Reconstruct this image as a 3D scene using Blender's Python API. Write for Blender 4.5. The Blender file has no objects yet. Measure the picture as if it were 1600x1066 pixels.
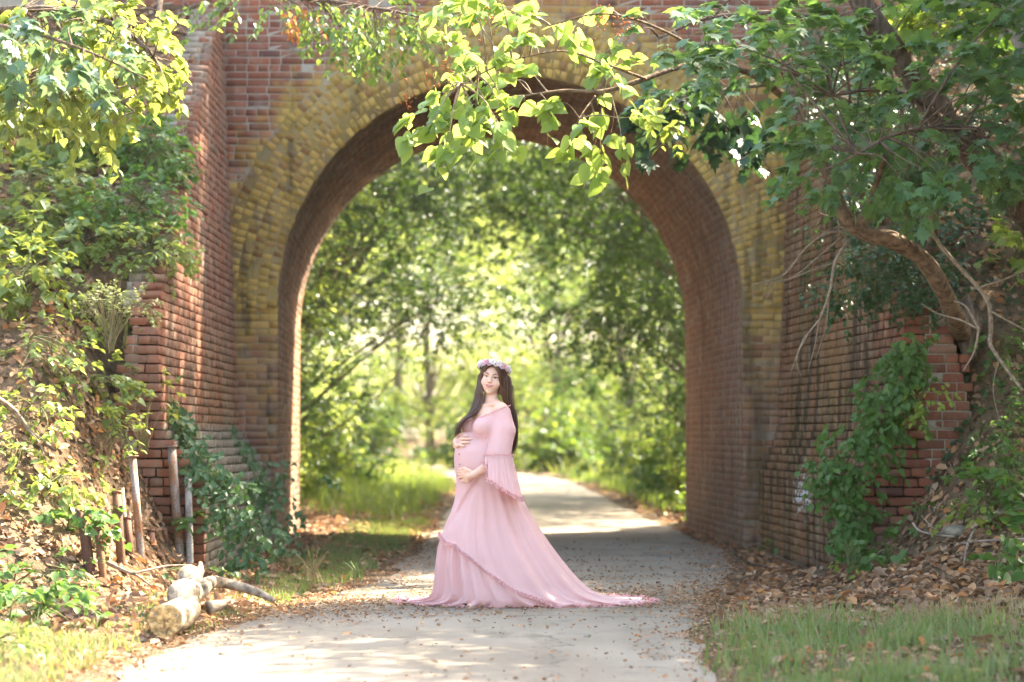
import bpy, math, random
import numpy as np
from mathutils import Vector, Matrix

# ------------------------------------------------------------------ camera, sky, sun, exposure
SC = bpy.context.scene
COL = SC.collection
F_PX = 3778.0                     # focal length in pixels of the 1600 px wide photograph (85 mm)
CAM_H = 1.15
PITCH = math.atan(152.0 / F_PX)
SUBJ_Y = 16.4

cam_d = bpy.data.cameras.new('camera')
cam = bpy.data.objects.new('camera', cam_d)
COL.objects.link(cam)
cam.location = (0, 0, CAM_H)
cam.rotation_euler = (math.pi / 2 + PITCH, 0, 0)
cam_d.sensor_width = 36
cam_d.lens = F_PX / 1600 * 36
cam_d.clip_end = 2000
cam_d.dof.use_dof = True
cam_d.dof.focus_distance = SUBJ_Y + 0.1
cam_d.dof.aperture_fstop = 1.9
SC.camera = cam

SUN_TO = Vector((0.56, 0.40, 0.72)).normalized()
world = bpy.data.worlds.new("World")
SC.world = world
world.use_nodes = True
wn = world.node_tree
bg = wn.nodes['Background']
sky = wn.nodes.new('ShaderNodeTexSky')
sky.sky_type = 'NISHITA'
sky.sun_disc = False
sky.sun_elevation = math.asin(SUN_TO.z)
sky.sun_rotation = math.atan2(SUN_TO.x, SUN_TO.y)
sky.dust_density = 3.0
sky.ozone_density = 0.6
wn.links.new(sky.outputs[0], bg.inputs[0])
bg.inputs[1].default_value = 0.15
sun_d = bpy.data.lights.new('sun', 'SUN')
sun_d.energy = 5.0
sun_d.angle = math.radians(0.53)
sun_d.color = (1.0, 0.93, 0.80)
sun = bpy.data.objects.new('sun', sun_d)
COL.objects.link(sun)
sun.rotation_euler = SUN_TO.to_track_quat('Z', 'Y').to_euler()

SC.view_settings.view_transform = 'Standard'
SC.view_settings.look = 'None'
SC.view_settings.gamma = 1
SC.view_settings.use_curve_mapping = False
SC.view_settings.exposure = 2.95
SC.view_settings.use_white_balance = True
SC.view_settings.white_balance_temperature = 7100
SC.view_settings.white_balance_tint = 10
SC.render.engine = 'CYCLES'
SC.cycles.max_bounces = 7
SC.cycles.diffuse_bounces = 4
SC.cycles.transmission_bounces = 4
SC.cycles.glossy_bounces = 2
SC.cycles.transparent_max_bounces = 4
SC.cycles.caustics_reflective = False
SC.cycles.caustics_refractive = False
SC.cycles.sample_clamp_indirect = 8
SC.cycles.use_denoising = True

rng = np.random.default_rng(7)
random.seed(7)

_cp, _sp = math.cos(PITCH), math.sin(PITCH)
def at(px, py, Y):
    """the point at depth Y that the photograph shows at pixel (px, py) of 1600 x 1066"""
    a = (px - 800) / F_PX
    b = (533 - py) / F_PX
    dy = _cp - b * _sp
    dz = _sp + b * _cp
    return np.array([a / dy * Y, Y, CAM_H + dz / dy * Y])
def pix(P):
    P = np.asarray(P, float)
    x, y, z = P[..., 0], P[..., 1], P[..., 2] - CAM_H
    d = y * _cp + z * _sp
    v = -y * _sp + z * _cp
    return np.stack([800 + F_PX * x / d, 533 - F_PX * v / d], -1)
def atz(px, py, z):
    """ground point at height z on the pixel's ray"""
    p = at(px, py, 1.0)
    t = (z - CAM_H) / (p[2] - CAM_H)
    return np.array([p[0] * t, t, z])

# ------------------------------------------------------------------ objects and meshes
def tag(o, label=None, cat=None, group=None, kind=None):
    if label: o['label'] = label
    if cat: o['category'] = cat
    if group: o['group'] = group
    if kind: o['kind'] = kind
    return o
def empty(name, loc=(0, 0, 0), rz=0, **k):
    o = bpy.data.objects.new(name, None)
    o.empty_display_size = 0.1
    COL.objects.link(o)
    o.location = loc
    o.rotation_euler = (0, 0, rz)
    return tag(o, **k)
def link(name, me, parent=None, loc=None, **k):
    o = bpy.data.objects.new(name, me)
    COL.objects.link(o)
    if parent is not None:
        o.parent = parent
        if loc is None:                      # vertices are in world coordinates: undo the parent's placement
            o.matrix_parent_inverse = Matrix.LocRotScale(parent.location, parent.rotation_euler, parent.scale).inverted()
    if loc is not None: o.location = loc
    return tag(o, **k)

class MB:
    """gathers vertices and faces for one mesh"""
    def __init__(s): s.v = []; s.f = []; s.n = 0
    def add(s, verts, faces):
        verts = np.asarray(verts, float).reshape(-1, 3)
        s.v.append(verts)
        for fa in faces:
            fa = np.asarray(fa, int)
            if fa.ndim == 1: fa = fa[None]
            s.f.append(fa + s.n)
        s.n += len(verts)
    def box(s, c, size, rot=None):
        v = np.array([[x, y, z] for x in (-.5, .5) for y in (-.5, .5) for z in (-.5, .5)]) * np.array(size)
        if rot is not None: v = v @ np.array(rot).T
        s.add(v + np.array(c), [np.array([[0, 1, 3, 2], [4, 6, 7, 5], [0, 4, 5, 1], [2, 3, 7, 6], [0, 2, 6, 4], [1, 5, 7, 3]])])
    def grid(s, P, close_u=False, close_v=False):
        P = np.asarray(P, float)
        a, b = P.shape[:2]
        idx = np.arange(a * b).reshape(a, b)
        A = idx if not close_u else np.vstack([idx, idx[:1]])
        A = A if not close_v else np.hstack([A, A[:, :1]])
        q = np.stack([A[:-1, :-1], A[:-1, 1:], A[1:, 1:], A[1:, :-1]], -1).reshape(-1, 4)
        s.add(P.reshape(-1, 3), [q])
    def tube(s, pts, rad, sides=6, cap=True, wob=0.0):
        pts = np.asarray(pts, float)
        n = len(pts)
        rad = np.broadcast_to(np.asarray(rad, float), (n,))
        T = np.gradient(pts, axis=0)
        T /= np.linalg.norm(T, axis=1, keepdims=True) + 1e-9
        ref = np.array([0, 0, 1.0]) if abs(T[0, 2]) < .9 else np.array([1.0, 0, 0])
        N = np.cross(T[0], ref); N /= np.linalg.norm(N)
        rings = []; wn_ = rng.uniform(-1, 1, sides)
        ang = np.linspace(0, 2 * np.pi, sides, endpoint=False)
        for i in range(n):
            N = N - T[i] * N.dot(T[i]); N /= np.linalg.norm(N) + 1e-9
            B = np.cross(T[i], N)
            wn_ = .86 * wn_ + .5 * rng.uniform(-1, 1, sides); wn_ = .25 * np.roll(wn_, 1) + .5 * wn_ + .25 * np.roll(wn_, -1)
            r = rad[i] * (1 + wob * 1.6 * wn_)
            rings.append(pts[i] + (np.cos(ang) * r)[:, None] * N + (np.sin(ang) * r)[:, None] * B)
        s.grid(np.array(rings), close_v=True)
        if cap:
            base = s.n - n * sides
            s.f.append(np.arange(base, base + sides)[::-1][None])
            s.f.append(np.arange(s.n - sides, s.n)[None])
    def mesh(s, name, mat=None, smooth=False):
        me = bpy.data.meshes.new(name)
        V = np.concatenate(s.v) if s.v else np.zeros((0, 3))
        me.vertices.add(len(V))
        me.vertices.foreach_set('co', V.ravel().astype(np.float32))
        loops = np.concatenate([f.ravel() for f in s.f])
        sizes = np.concatenate([np.full(len(f), f.shape[1]) for f in s.f])
        me.loops.add(len(loops))
        me.loops.foreach_set('vertex_index', loops.astype(np.int32))
        me.polygons.add(len(sizes))
        me.polygons.foreach_set('loop_start', np.concatenate([[0], np.cumsum(sizes)[:-1]]).astype(np.int32))
        me.update(calc_edges=True)
        me.validate()
        if smooth: me.polygons.foreach_set('use_smooth', np.ones(len(me.polygons), bool))
        if mat: me.materials.append(mat)
        return me
    def build(s, name, mat=None, parent=None, smooth=False, loc=None, **k):
        return link(name, s.mesh(name, mat, smooth), parent, loc, **k)

# ------------------------------------------------------------------ node shorthand
class NT:
    def __init__(s, name):
        s.m = bpy.data.materials.new(name); s.m.use_nodes = True
        s.t = s.m.node_tree; s.t.nodes.clear()
        s.out = s.t.nodes.new('ShaderNodeOutputMaterial')
    def n(s, typ, **k):
        nd = s.t.nodes.new(typ)
        for a, b in k.items(): setattr(nd, a, b)
        return nd
    def put(s, sock, v):
        if isinstance(v, bpy.types.NodeSocket): s.t.links.new(v, sock)
        else:
            if hasattr(sock.default_value, '__len__') and not hasattr(v, '__len__'): v = (v,) * len(sock.default_value)
            if hasattr(sock.default_value, '__len__') and len(v) == 3 and len(sock.default_value) == 4: v = (*v, 1)
            sock.default_value = v
    def math(s, op, a, b=0.0, c=None, clamp=False):
        nd = s.n('ShaderNodeMath', operation=op, use_clamp=clamp)
        s.put(nd.inputs[0], a); s.put(nd.inputs[1], b)
        if c is not None: s.put(nd.inputs[2], c)
        return nd.outputs[0]
    def mul(s, a, b): return s.math('MULTIPLY', a, b)
    def addn(s, a, b): return s.math('ADD', a, b)
    def mapr(s, v, a, b, c=0.0, d=1.0, smooth=True):
        nd = s.n('ShaderNodeMapRange', interpolation_type='SMOOTHSTEP' if smooth else 'LINEAR')
        for i, x in enumerate((v, a, b, c, d)): s.put(nd.inputs[i], x)
        return nd.outputs[0]
    def mix(s, f, a, b, mode='MIX'):
        nd = s.n('ShaderNodeMix', data_type='RGBA', blend_type=mode)
        s.put(nd.inputs[0], f); s.put(nd.inputs[6], a); s.put(nd.inputs[7], b)
        return nd.outputs[2]
    def pos(s):
        return s.n('ShaderNodeNewGeometry').outputs['Position']
    def sep(s, v):
        nd = s.n('ShaderNodeSeparateXYZ'); s.put(nd.inputs[0], v); return nd.outputs
    def com(s, x, y, z):
        nd = s.n('ShaderNodeCombineXYZ')
        for i, q in enumerate((x, y, z)): s.put(nd.inputs[i], q)
        return nd.outputs[0]
    def scl(s, v, k):
        nd = s.n('ShaderNodeVectorMath', operation='MULTIPLY'); s.put(nd.inputs[0], v); s.put(nd.inputs[1], k); return nd.outputs[0]
    def noise(s, scale, v=None, detail=4, rough=.55, color=False):
        nd = s.n('ShaderNodeTexNoise'); s.put(nd.inputs['Scale'], scale); nd.inputs['Detail'].default_value = detail
        nd.inputs['Roughness'].default_value = rough
        if v is not None: s.put(nd.inputs['Vector'], v)
        return nd.outputs['Color' if color else 'Fac']
    def ramp(s, f, stops):
        nd = s.n('ShaderNodeValToRGB'); s.put(nd.inputs[0], f)
        e = nd.color_ramp.elements
        while len(e) < len(stops): e.new(0.5)
        for el, (p, c) in zip(e, stops): el.position = p; el.color = (*c, 1)
        return nd.outputs[0]
    def rnd(s):
        """a random number for every separate piece, in shared and in joined meshes"""
        a = s.n('ShaderNodeNewGeometry').outputs['Random Per Island']
        b = s.n('ShaderNodeObjectInfo').outputs['Random']
        return s.math('FRACT', s.addn(a, s.mul(b, 7.31)))
    def bump(s, h, strength=.3, dist=.01):
        nd = s.n('ShaderNodeBump'); s.put(nd.inputs['Height'], h); nd.inputs['Strength'].default_value = strength
        nd.inputs['Distance'].default_value = dist
        return nd.outputs[0]
    def bsdf(s, col, rough=.7, spec=.3, normal=None, **k):
        nd = s.n('ShaderNodeBsdfPrincipled')
        s.put(nd.inputs['Base Color'], col); s.put(nd.inputs['Roughness'], rough)
        s.put(nd.inputs['Specular IOR Level'], spec)
        if normal is not None: s.put(nd.inputs['Normal'], normal)
        for a, b in k.items(): s.put(nd.inputs[a.replace('_', ' ')], b)
        return nd.outputs[0]
    def done(s, sh):
        s.t.links.new(sh, s.out.inputs[0]); return s.m

def mat_leaf(name, cols, trans, tw=0.5, gloss=.35, var=1.0):
    """leaf: light shines through it; colour varies from leaf to leaf"""
    t = NT(name)
    r = t.rnd()
    c = t.ramp(r, [(i / max(1, len(cols) - 1), q) for i, q in enumerate(cols)])
    tc = t.ramp(t.math('FRACT', t.mul(r, 5.7)), [(i / max(1, len(trans) - 1), q) for i, q in enumerate(trans)])
    mt = t.noise(38, t.n('ShaderNodeTexCoord').outputs['Object'], 3)
    c = t.mix(t.mapr(mt, .52, .72, 0.0, .5), c, tuple(q * 1.5 + .02 for q in cols[-1]))
    tc = t.mix(t.mapr(mt, .30, .5, .45, 0.0), tc, tuple(q * .6 for q in trans[0]))
    d = t.bsdf(c, gloss, .35)
    tr = t.n('ShaderNodeBsdfTranslucent'); t.put(tr.inputs[0], tc)
    mx = t.n('ShaderNodeMixShader'); mx.inputs[0].default_value = tw
    t.t.links.new(d, mx.inputs[1]); t.t.links.new(tr.outputs[0], mx.inputs[2])
    return t.done(mx.outputs[0])
def mat_plain(name, col, rough=.7, spec=.3, var=.25, scale=30, bump=.3, dist=.004, stretch=(1, 1, 1), col2=None, **k):
    t = NT(name)
    p = t.n('ShaderNodeTexCoord').outputs['Object']
    n = t.noise(scale, t.scl(p, stretch))
    c = t.mix(t.mapr(n, .3, .7), tuple(x * (1 - var) for x in (col2 or col)), tuple(min(1, x * (1 + var)) for x in col))
    return t.done(t.bsdf(c, rough, spec, t.bump(n, bump, dist), **k))

# ------------------------------------------------------------------ leaves
def leaf_template(kind):
    if kind == 'rhomb':
        v = [(0, 0, 0), (.3, .45, .07), (0, 1, -.08), (-.3, .45, .07)]
        return np.array(v, float), [np.array([[0, 1, 2], [0, 2, 3]])]
    if kind == 'oval':
        v = [(0, 0, 0), (.2, .2, .05), (.31, .45, .07), (.2, .75, .0), (0, 1, -.12), (-.2, .75, .0), (-.31, .45, .07), (-.2, .2, .05), (0, .45, 0)]
        return np.array(v, float), [np.array([[8, 0, 1], [8, 1, 2], [8, 2, 3], [8, 3, 4], [8, 4, 5], [8, 5, 6], [8, 6, 7], [8, 7, 0]])]
    if kind == 'heart':
        v = [(0, .06, 0), (.2, -.06, .05), (.4, .08, .08), (.46, .3, .09), (.36, .58, .04), (.16, .84, -.05), (0, 1.04, -.16),
             (-.16, .84, -.05), (-.36, .58, .04), (-.46, .3, .09), (-.4, .08, .08), (-.2, -.06, .05), (0, .4, -.01)]
        return np.array(v, float), [np.array([[12, i, (i + 1) % 12] for i in range(12)])]
    if kind == 'maple':
        v = [(0, 0, 0), (.34, -.02, -.02), (.3, .16, .02), (.56, .34, -.04), (.3, .44, .03), (.3, .66, 0), (.13, .62, .02), (0, 1, -.1),
             (-.13, .62, .02), (-.3, .66, 0), (-.3, .44, .03), (-.56, .34, -.04), (-.3, .16, .02), (-.34, -.02, -.02), (0, .32, 0)]
        return np.array(v, float), [np.array([[14, i, (i + 1) % 14] for i in range(14)])]
    if kind == 'dry':                              # curled dead leaf
        v = [(0, 0, 0), (.28, .25, .16), (.25, .65, .2), (0, 1, .05), (-.25, .65, .14), (-.28, .25, .2), (0, .5, -.02)]
        return np.array(v, float), [np.array([[6, 0, 1], [6, 1, 2], [6, 2, 3], [6, 3, 4], [6, 4, 5], [6, 5, 0]])]
def unit(a): return a / (np.linalg.norm(a, axis=-1, keepdims=True) + 1e-9)
def frames(d, nor):
    y = unit(d); z = unit(nor - y * (nor * y).sum(-1, keepdims=True)); x = np.cross(y, z)
    return np.stack([x, y, z], 1)                  # rows = axes
def put_leaves(mb, pos, d, nor, size, kind='oval'):
    T, faces = leaf_template(kind)
    R = frames(np.asarray(d, float), np.asarray(nor, float))
    V = np.asarray(pos)[:, None] + np.einsum('kj,njc->nkc', T, R) * np.asarray(size).reshape(-1, 1, 1)
    n, k = len(V), len(T)
    off = (np.arange(n) * k)[:, None, None]
    mb.add(V.reshape(-1, 3), [(f[None] + off).reshape(-1, f.shape[1]) for f in faces])
def spray(centre, direction, n, length, droop=.25, spread=.5, flat=.35, size=.06, var=.35):
    """positions, directions, normals, sizes of the leaves along one twig, left and right of it"""
    direction = unit(np.asarray(direction, float))
    t = np.sort(rng.uniform(.15, 1, n))
    base = centre + direction * (t * length)[:, None] - np.array([0, 0, 1]) * (droop * length * t ** 2)[:, None]
    side = unit(np.cross(direction, [0, 0, 1.0]) + 1e-6)
    sgn = np.where(np.arange(n) % 2 == 0, 1, -1)[:, None]
    d = direction * rng.uniform(.3, 1, (n, 1)) + side * sgn * rng.uniform(.5, 1.2, (n, 1)) + rng.normal(0, .25, (n, 3)) - np.array([0, 0, droop + .1])
    nor = np.array([0, 0, 1.0]) + rng.normal(0, flat, (n, 3))
    pos = base + rng.normal(0, .012, (n, 3))
    return pos, unit(d), nor, size * (1 + rng.uniform(-var, var, n))
def curve(p, n=14):
    """smooth polyline through the points p (any row length)"""
    p = np.asarray(p, float); m = len(p)
    if m < 3:
        t = np.linspace(0, 1, n)[:, None]; return p[0] * (1 - t) + p[-1] * t
    q = np.vstack([2 * p[0] - p[1], p, 2 * p[-1] - p[-2]])
    out = []
    per = max(2, n // (m - 1))
    for i in range(m - 1):
        a, b, c, d = q[i:i + 4]
        for t in np.linspace(0, 1, per, endpoint=False):
            out.append(.5 * (2 * b + (c - a) * t + (2 * a - 5 * b + 4 * c - d) * t * t + (3 * b - a - 3 * c + d) * t ** 3))
    out.append(p[-1])
    return np.array(out)
def vnoise(x, y, seed=0):
    """smooth value noise, vectorised, 0..1"""
    x = np.asarray(x, float); y = np.asarray(y, float)
    xi = np.floor(x).astype(int); yi = np.floor(y).astype(int); fx = x - xi; fy = y - yi
    fx = fx * fx * (3 - 2 * fx); fy = fy * fy * (3 - 2 * fy)
    def h(a, b):
        n = (a * 374761393 + b * 668265263 + seed * 982451653) & 0x7fffffff
        n = ((n ^ (n >> 13)) * 1274126177) & 0x7fffffff
        return (n & 0xffff) / 65535.0
    return (h(xi, yi) * (1 - fx) + h(xi + 1, yi) * fx) * (1 - fy) + (h(xi, yi + 1) * (1 - fx) + h(xi + 1, yi + 1) * fx) * fy
# ------------------------------------------------------------------ terrain
YF, YB = 24.9, 30.15                       # front and back face of the bridge
def sstep(a, b, x):
    t = np.clip((x - a) / (b - a), 0, 1); return t * t * (3 - 2 * t)
def height(X, Y):
    X = np.asarray(X, float); Y = np.asarray(Y, float)
    # left embankment: its slope climbs away from the camera, its toe lies along the path
    lx = -X
    inner = 2.45 - .12 * (Y - 16)*(Y < 19.3) * 0.5
    up = .62 * np.maximum(0, Y - 15.9)
    latL = sstep(2.4, 3.8, lx)
    HL = up * latL + .06 * sstep(2.0, 3.4, lx) + .1 * np.maximum(0, lx - 3.4)
    upR = np.interp(Y, [17.0, 18.2, 19.2, 19.9, 22, 24.9], [0, .38, 1.15, 2.3, 3.75, 5.6])
    latR = sstep(2.75, 4.05, X)
    HR = upR * latR + .22 * sstep(1.9, 3.6, X) * sstep(13.5, 17.5, Y) + .10 * np.maximum(0, X - 3.2)
    # where wing walls hold the fill back it stands at full height right behind them
    beh = sstep(19.75, 20.0, Y)
    HL = HL * (1 - beh) + beh * np.where(lx > 3.1, up, HL * sstep(2.95, 3.1, lx))
    beh = sstep(19.6, 19.85, Y)
    HR = HR * (1 - beh) + beh * np.where(X > 3.4, upR, HR * sstep(3.25, 3.4, X))
    H = np.where(X < 0, HL, HR)
    H = np.minimum(H, 5.75)
    # top of the embankment and its far slope, then low banks beside the path
    back = 5.75 - .55 * np.maximum(0, Y - 31.0)
    bank = .9 * sstep(3.2, 7.5, np.abs(X - pathx(Y))) + .35 * vnoise(X * .3, Y * .3, 4) * sstep(2, 5, np.abs(X - pathx(Y)))
    far = np.maximum(np.where(np.abs(X) > 3.4, np.maximum(back, 0) * sstep(3.3, 5.2, np.abs(X)), 0), bank)
    H = np.where(Y > 31.0, far, H)
    H = np.where((np.abs(X) < 2.75) & (Y > 24.6) & (Y <= 31.0), 0, H)
    rough = (vnoise(X * 1.7, Y * 1.7, 1) - .5) * .12 + (vnoise(X * 6, Y * 6, 2) - .5) * .05
    on = np.clip((np.abs(X - pathx(Y)) - pathw(Y)) / .8, 0, 1)
    return H + rough * on - .015 * (1 - on)
_py = np.array([-20, 9, 11.4, 14, 17.0, 20, 24.8, 31, 38, 50, 62, 75, 90, 115, 200.])
_pc = np.array([-.48, -.48, -.48, -.45, -.05, .35, .60, .55, .45, .35, .2, -.6, -2.6, -9, -50.])
_pw = np.array([1.48, 1.48, 1.48, 1.45, 1.35, 1.45, 1.55, 1.5, 1.45, 1.4, 1.4, 1.5, 1.8, 2, 3.])
def pathx(Y): return np.interp(Y, _py, _pc)
def pathw(Y): return np.interp(Y, _py, _pw)

def terrain_mesh():
    xs = np.unique(np.concatenate([np.arange(-6, 6.01, .1), np.arange(-6, -90, -2.0), np.arange(6, 90, 2.0)]))
    ys = np.unique(np.concatenate([np.arange(8, 32, .12), np.arange(32, 60, .6), np.arange(60, 330, 5.0), np.arange(-30, 8, 2.0)]))
    X, Y = np.meshgrid(xs, ys, indexing='ij')
    Z = height(X, Y)
    mb = MB(); mb.grid(np.stack([X, Y, Z], -1)); return mb
t = NT('forest soil')
p = t.pos()
n1 = t.noise(1.3, p); n2 = t.noise(14, p, 6); n3 = t.noise(60, p, 5)
c = t.mix(t.mapr(n1, .35, .65), (.115, .075, .045), (.20, .14, .085))
c = t.mix(t.mapr(n2, .45, .7), c, (.07, .048, .03))
c = t.mix(t.mapr(n3, .5, .8), c, (.27, .19, .11))
M_SOIL = t.done(t.bsdf(c, .95, .1, t.bump(t.addn(n2, n3), .8, .03)))
o = terrain_mesh().build('ground', M_SOIL, smooth=True, kind='structure')

def path_mesh():
    ys = np.concatenate([np.arange(4, 34, .15), np.arange(34, 70, .5), np.arange(70, 125, 1.5)])
    us = np.linspace(-1, 1, 25)
    P = np.zeros((len(ys), 25, 3))
    for i, y in enumerate(ys):
        w = pathw(y)
        el = w * (1 + .07 * (vnoise(y * .9, 0, 11) - .5)) + .10 * (vnoise(y * 3.1, 3, 12) - .5)
        er = w * (1 + .07 * (vnoise(y * .8, 5, 13) - .5)) + .10 * (vnoise(y * 3.3, 8, 14) - .5)
        x = pathx(y) + np.where(us < 0, us * el, us * er)
        P[i, :, 0] = x; P[i, :, 1] = y
        P[i, :, 2] = .008 + .012 * (1 - us ** 2) + .006 * (vnoise(x * 2, y * 2, 5) - .5) - .012 * (np.abs(us) > .99)
    mb = MB(); mb.grid(P); return mb
t = NT('worn concrete path')
p = t.pos()
n1 = t.noise(.9, t.scl(p, (1, .5, 1)), 5); n2 = t.noise(35, p, 6, .7); n3 = t.noise(3.2, t.scl(p, (1, .35, 1)), 6, .65); n4 = t.noise(170, p, 3)
c = t.mix(t.mapr(n1, .35, .68), (.215, .18, .132), (.29, .25, .192))
c = t.mix(t.mul(t.mapr(n3, .52, .68), .55), c, (.125, .105, .075))
c = t.mix(t.mul(t.mapr(n2, .58, .72), .5), c, (.10, .085, .06))
c = t.mix(t.mapr(n4, .55, .75), c, (.34, .315, .275))
dirt = t.mul(t.mapr(t.math('ABSOLUTE', t.addn(t.sep(p)[1], -17.1)), .3, 1.9, 1.0, 0.0), t.mapr(t.noise(4.5, p, 5, .65), .38, .6))
c = t.mix(t.mul(dirt, .75), c, (.13, .095, .06))
v = t.n('ShaderNodeTexVoronoi', feature='DISTANCE_TO_EDGE'); t.put(v.inputs['Scale'], .55)
t.put(v.inputs['Vector'], t.n('ShaderNodeVectorMath', operation='ADD').outputs[0])
va = v.inputs['Vector'].links[0].from_node; t.put(va.inputs[0], p); t.put(va.inputs[1], t.scl(t.noise(2.0, p, 5, color=True), (.5, .5, .5)))
crk = t.mapr(v.outputs[0], 0.0, .006, 1.0, 0.0)
c = t.mix(t.mul(crk, .7), c, (.09, .08, .065))
M_PATH = t.done(t.bsdf(c, .9, .2, t.bump(t.addn(t.addn(n2, n4), t.mul(crk, -1.0)), .5, .008)))
path_mesh().build('path', M_PATH, smooth=True, kind='structure')
# ------------------------------------------------------------------ masonry
ZS, RA = 2.50, 2.40                        # springing height and radius of the arch
def xc(Y): return -.02 - .042 * (np.asarray(Y) - YF)
CH = .076                                  # brick course

def masonry_mat(name, mode, mortar=False):
    t = NT(name)
    p = t.pos(); x, y, z = t.sep(p)
    r = t.rnd()
    big = t.noise(.9, p, 4); mid = t.noise(4.5, p, 5, .6); fine = t.noise(70, p, 4, .65)
    streak = t.noise(1.0, t.scl(p, (5.5, 5.5, .55)), 5, .6)
    streak2 = t.noise(1.0, t.scl(p, (14, 14, 1.2)), 4, .6)
    if mortar: c = t.mix(mid, (.34, .30, .235), (.50, .45, .36))
    else:
        c = t.ramp(r, [(0, (.17, .062, .042)), (.25, (.29, .095, .052)), (.5, (.235, .083, .058)), (.75, (.34, .125, .068)), (.92, (.135, .062, .05)), (1, (.36, .19, .125))])
        c = t.mix(t.mul(t.mapr(mid, .45, .75), .35), c, (.42, .23, .17))
    ochre = t.mix(t.mapr(fine, .35, .7), (.40, .25, .055), (.60, .41, .11))
    if mortar: ochre = t.mix(.45, ochre, (.20, .155, .07))
    grime = (.035, .028, .018)
    if mode == 'face':
        zz = t.math('MAXIMUM', t.addn(z, -ZS), 0.0)
        rad = t.math('SQRT', t.addn(t.mul(t.addn(x, .02), t.addn(x, .02)), t.mul(zz, zz)))
        yel = t.mapr(t.addn(rad, t.mul(t.addn(mid, -.5), 1.3)), 2.95, 3.35, 1.0, 0.0)
        right = t.mul(t.mapr(x, 1.8, 2.4), t.mapr(z, 5.4, 4.6))
        yel = t.math('MAXIMUM', yel, t.mul(right, .9))
        low = t.mapr(z, 1.0, 2.7)                         # lower down the coat has worn off in patches
        yel = t.mul(yel, t.addn(t.mul(low, .7), t.mapr(t.addn(t.mul(streak, .6), t.mul(mid, .4)), .42, .58, .05, .6)))
        if not mortar: yel = t.mul(yel, t.mapr(r, .04, .20, .35, 1.0))
        c = t.mix(t.math('MINIMUM', yel, .93), c, ochre)
        mauve = t.mul(t.mapr(z, 2.6, 1.6), t.mapr(mid, .4, .6, .2, .75))
        c = t.mix(mauve, c, (.23, .125, .095))
        gr = t.mul(t.mapr(t.addn(t.mul(streak, .6), t.mul(mid, .4)), .50, .66), .7)
        gr = t.math('MAXIMUM', gr, t.mul(t.mul(right, t.mapr(streak, .42, .62)), .62))
        c = t.mix(gr, c, grime)
        lime = t.mul(t.mapr(mid, .60, .74), .4)
        c = t.mix(t.mul(lime, .7), c, (.48, .42, .30))
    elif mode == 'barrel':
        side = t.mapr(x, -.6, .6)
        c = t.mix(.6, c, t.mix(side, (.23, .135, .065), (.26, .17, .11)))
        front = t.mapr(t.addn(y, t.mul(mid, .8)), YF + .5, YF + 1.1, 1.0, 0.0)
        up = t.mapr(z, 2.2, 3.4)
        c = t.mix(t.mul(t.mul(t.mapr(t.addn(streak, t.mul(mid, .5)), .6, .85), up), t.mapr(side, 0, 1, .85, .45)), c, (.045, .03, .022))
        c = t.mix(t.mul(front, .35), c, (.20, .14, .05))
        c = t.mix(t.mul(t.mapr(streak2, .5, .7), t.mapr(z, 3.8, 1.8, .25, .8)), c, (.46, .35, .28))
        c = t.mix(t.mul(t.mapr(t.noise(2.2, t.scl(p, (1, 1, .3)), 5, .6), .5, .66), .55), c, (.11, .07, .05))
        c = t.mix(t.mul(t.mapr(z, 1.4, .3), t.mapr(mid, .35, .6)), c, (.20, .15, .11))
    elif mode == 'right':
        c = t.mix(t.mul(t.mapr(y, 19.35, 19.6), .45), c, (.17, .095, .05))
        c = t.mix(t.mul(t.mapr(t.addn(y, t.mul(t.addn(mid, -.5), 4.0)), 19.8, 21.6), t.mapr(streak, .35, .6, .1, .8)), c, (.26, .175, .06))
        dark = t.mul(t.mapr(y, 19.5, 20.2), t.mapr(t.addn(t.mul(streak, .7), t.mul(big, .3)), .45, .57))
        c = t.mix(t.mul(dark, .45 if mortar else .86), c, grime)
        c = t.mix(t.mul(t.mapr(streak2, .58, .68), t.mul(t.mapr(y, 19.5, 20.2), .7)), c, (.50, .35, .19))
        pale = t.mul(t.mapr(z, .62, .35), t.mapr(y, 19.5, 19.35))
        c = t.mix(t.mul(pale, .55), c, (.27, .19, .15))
        # splash of white paint low on the wall
        dx = t.addn(y, -22.2); dz = t.addn(z, -.62)
        blob = t.math('SQRT', t.addn(t.mul(t.mul(dx, dx), .16), t.mul(dz, dz)))
        c = t.mix(t.mul(t.mapr(t.addn(blob, t.mul(t.noise(1.0, t.scl(p, (8, 8, 16)), 5, .75), 1.3)), .76, .70), t.mapr(y, 19.5, 19.7)), c, (.62, .66, .62))
    else:                                                  # left wing
        c = t.mix(.22, c, (.30, .17, .095))
        yy = t.mapr(t.addn(y, t.mul(mid, 1.5)), 21.3, 24.2)
        c = t.mix(t.mul(t.mul(yy, t.mapr(z, 2.6, 1.2)), t.mapr(streak, .4, .62, .1, .75)), c, (.34, .25, .09))
        gray = t.mul(t.mapr(streak, .44, .60), t.mapr(y, 19.5, 19.9))
        c = t.mix(t.mul(gray, .55), c, (.24, .20, .155))
        c = t.mix(t.mul(t.mapr(streak2, .62, .75), t.mul(t.mapr(y, 19.5, 19.9), .55)), c, (.52, .44, .34))
        c = t.mix(t.mul(t.mapr(z, 1.32, 1.2), t.mul(t.mapr(mid, .2, .4), t.mapr(y, 19.42, 19.5))), c, (.25, .22, .17))
    c = t.mix(t.mul(t.mapr(t.addn(t.mul(mid, .5), t.mul(streak2, .5)), .50, .62), .4), c, (.30, .215, .15))
    c = t.mix(t.mul(t.mapr(fine, .35, .6), .25), c, (.05, .035, .025))
    if mortar: c = t.mix(.12, c, (.10, .085, .06))
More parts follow.
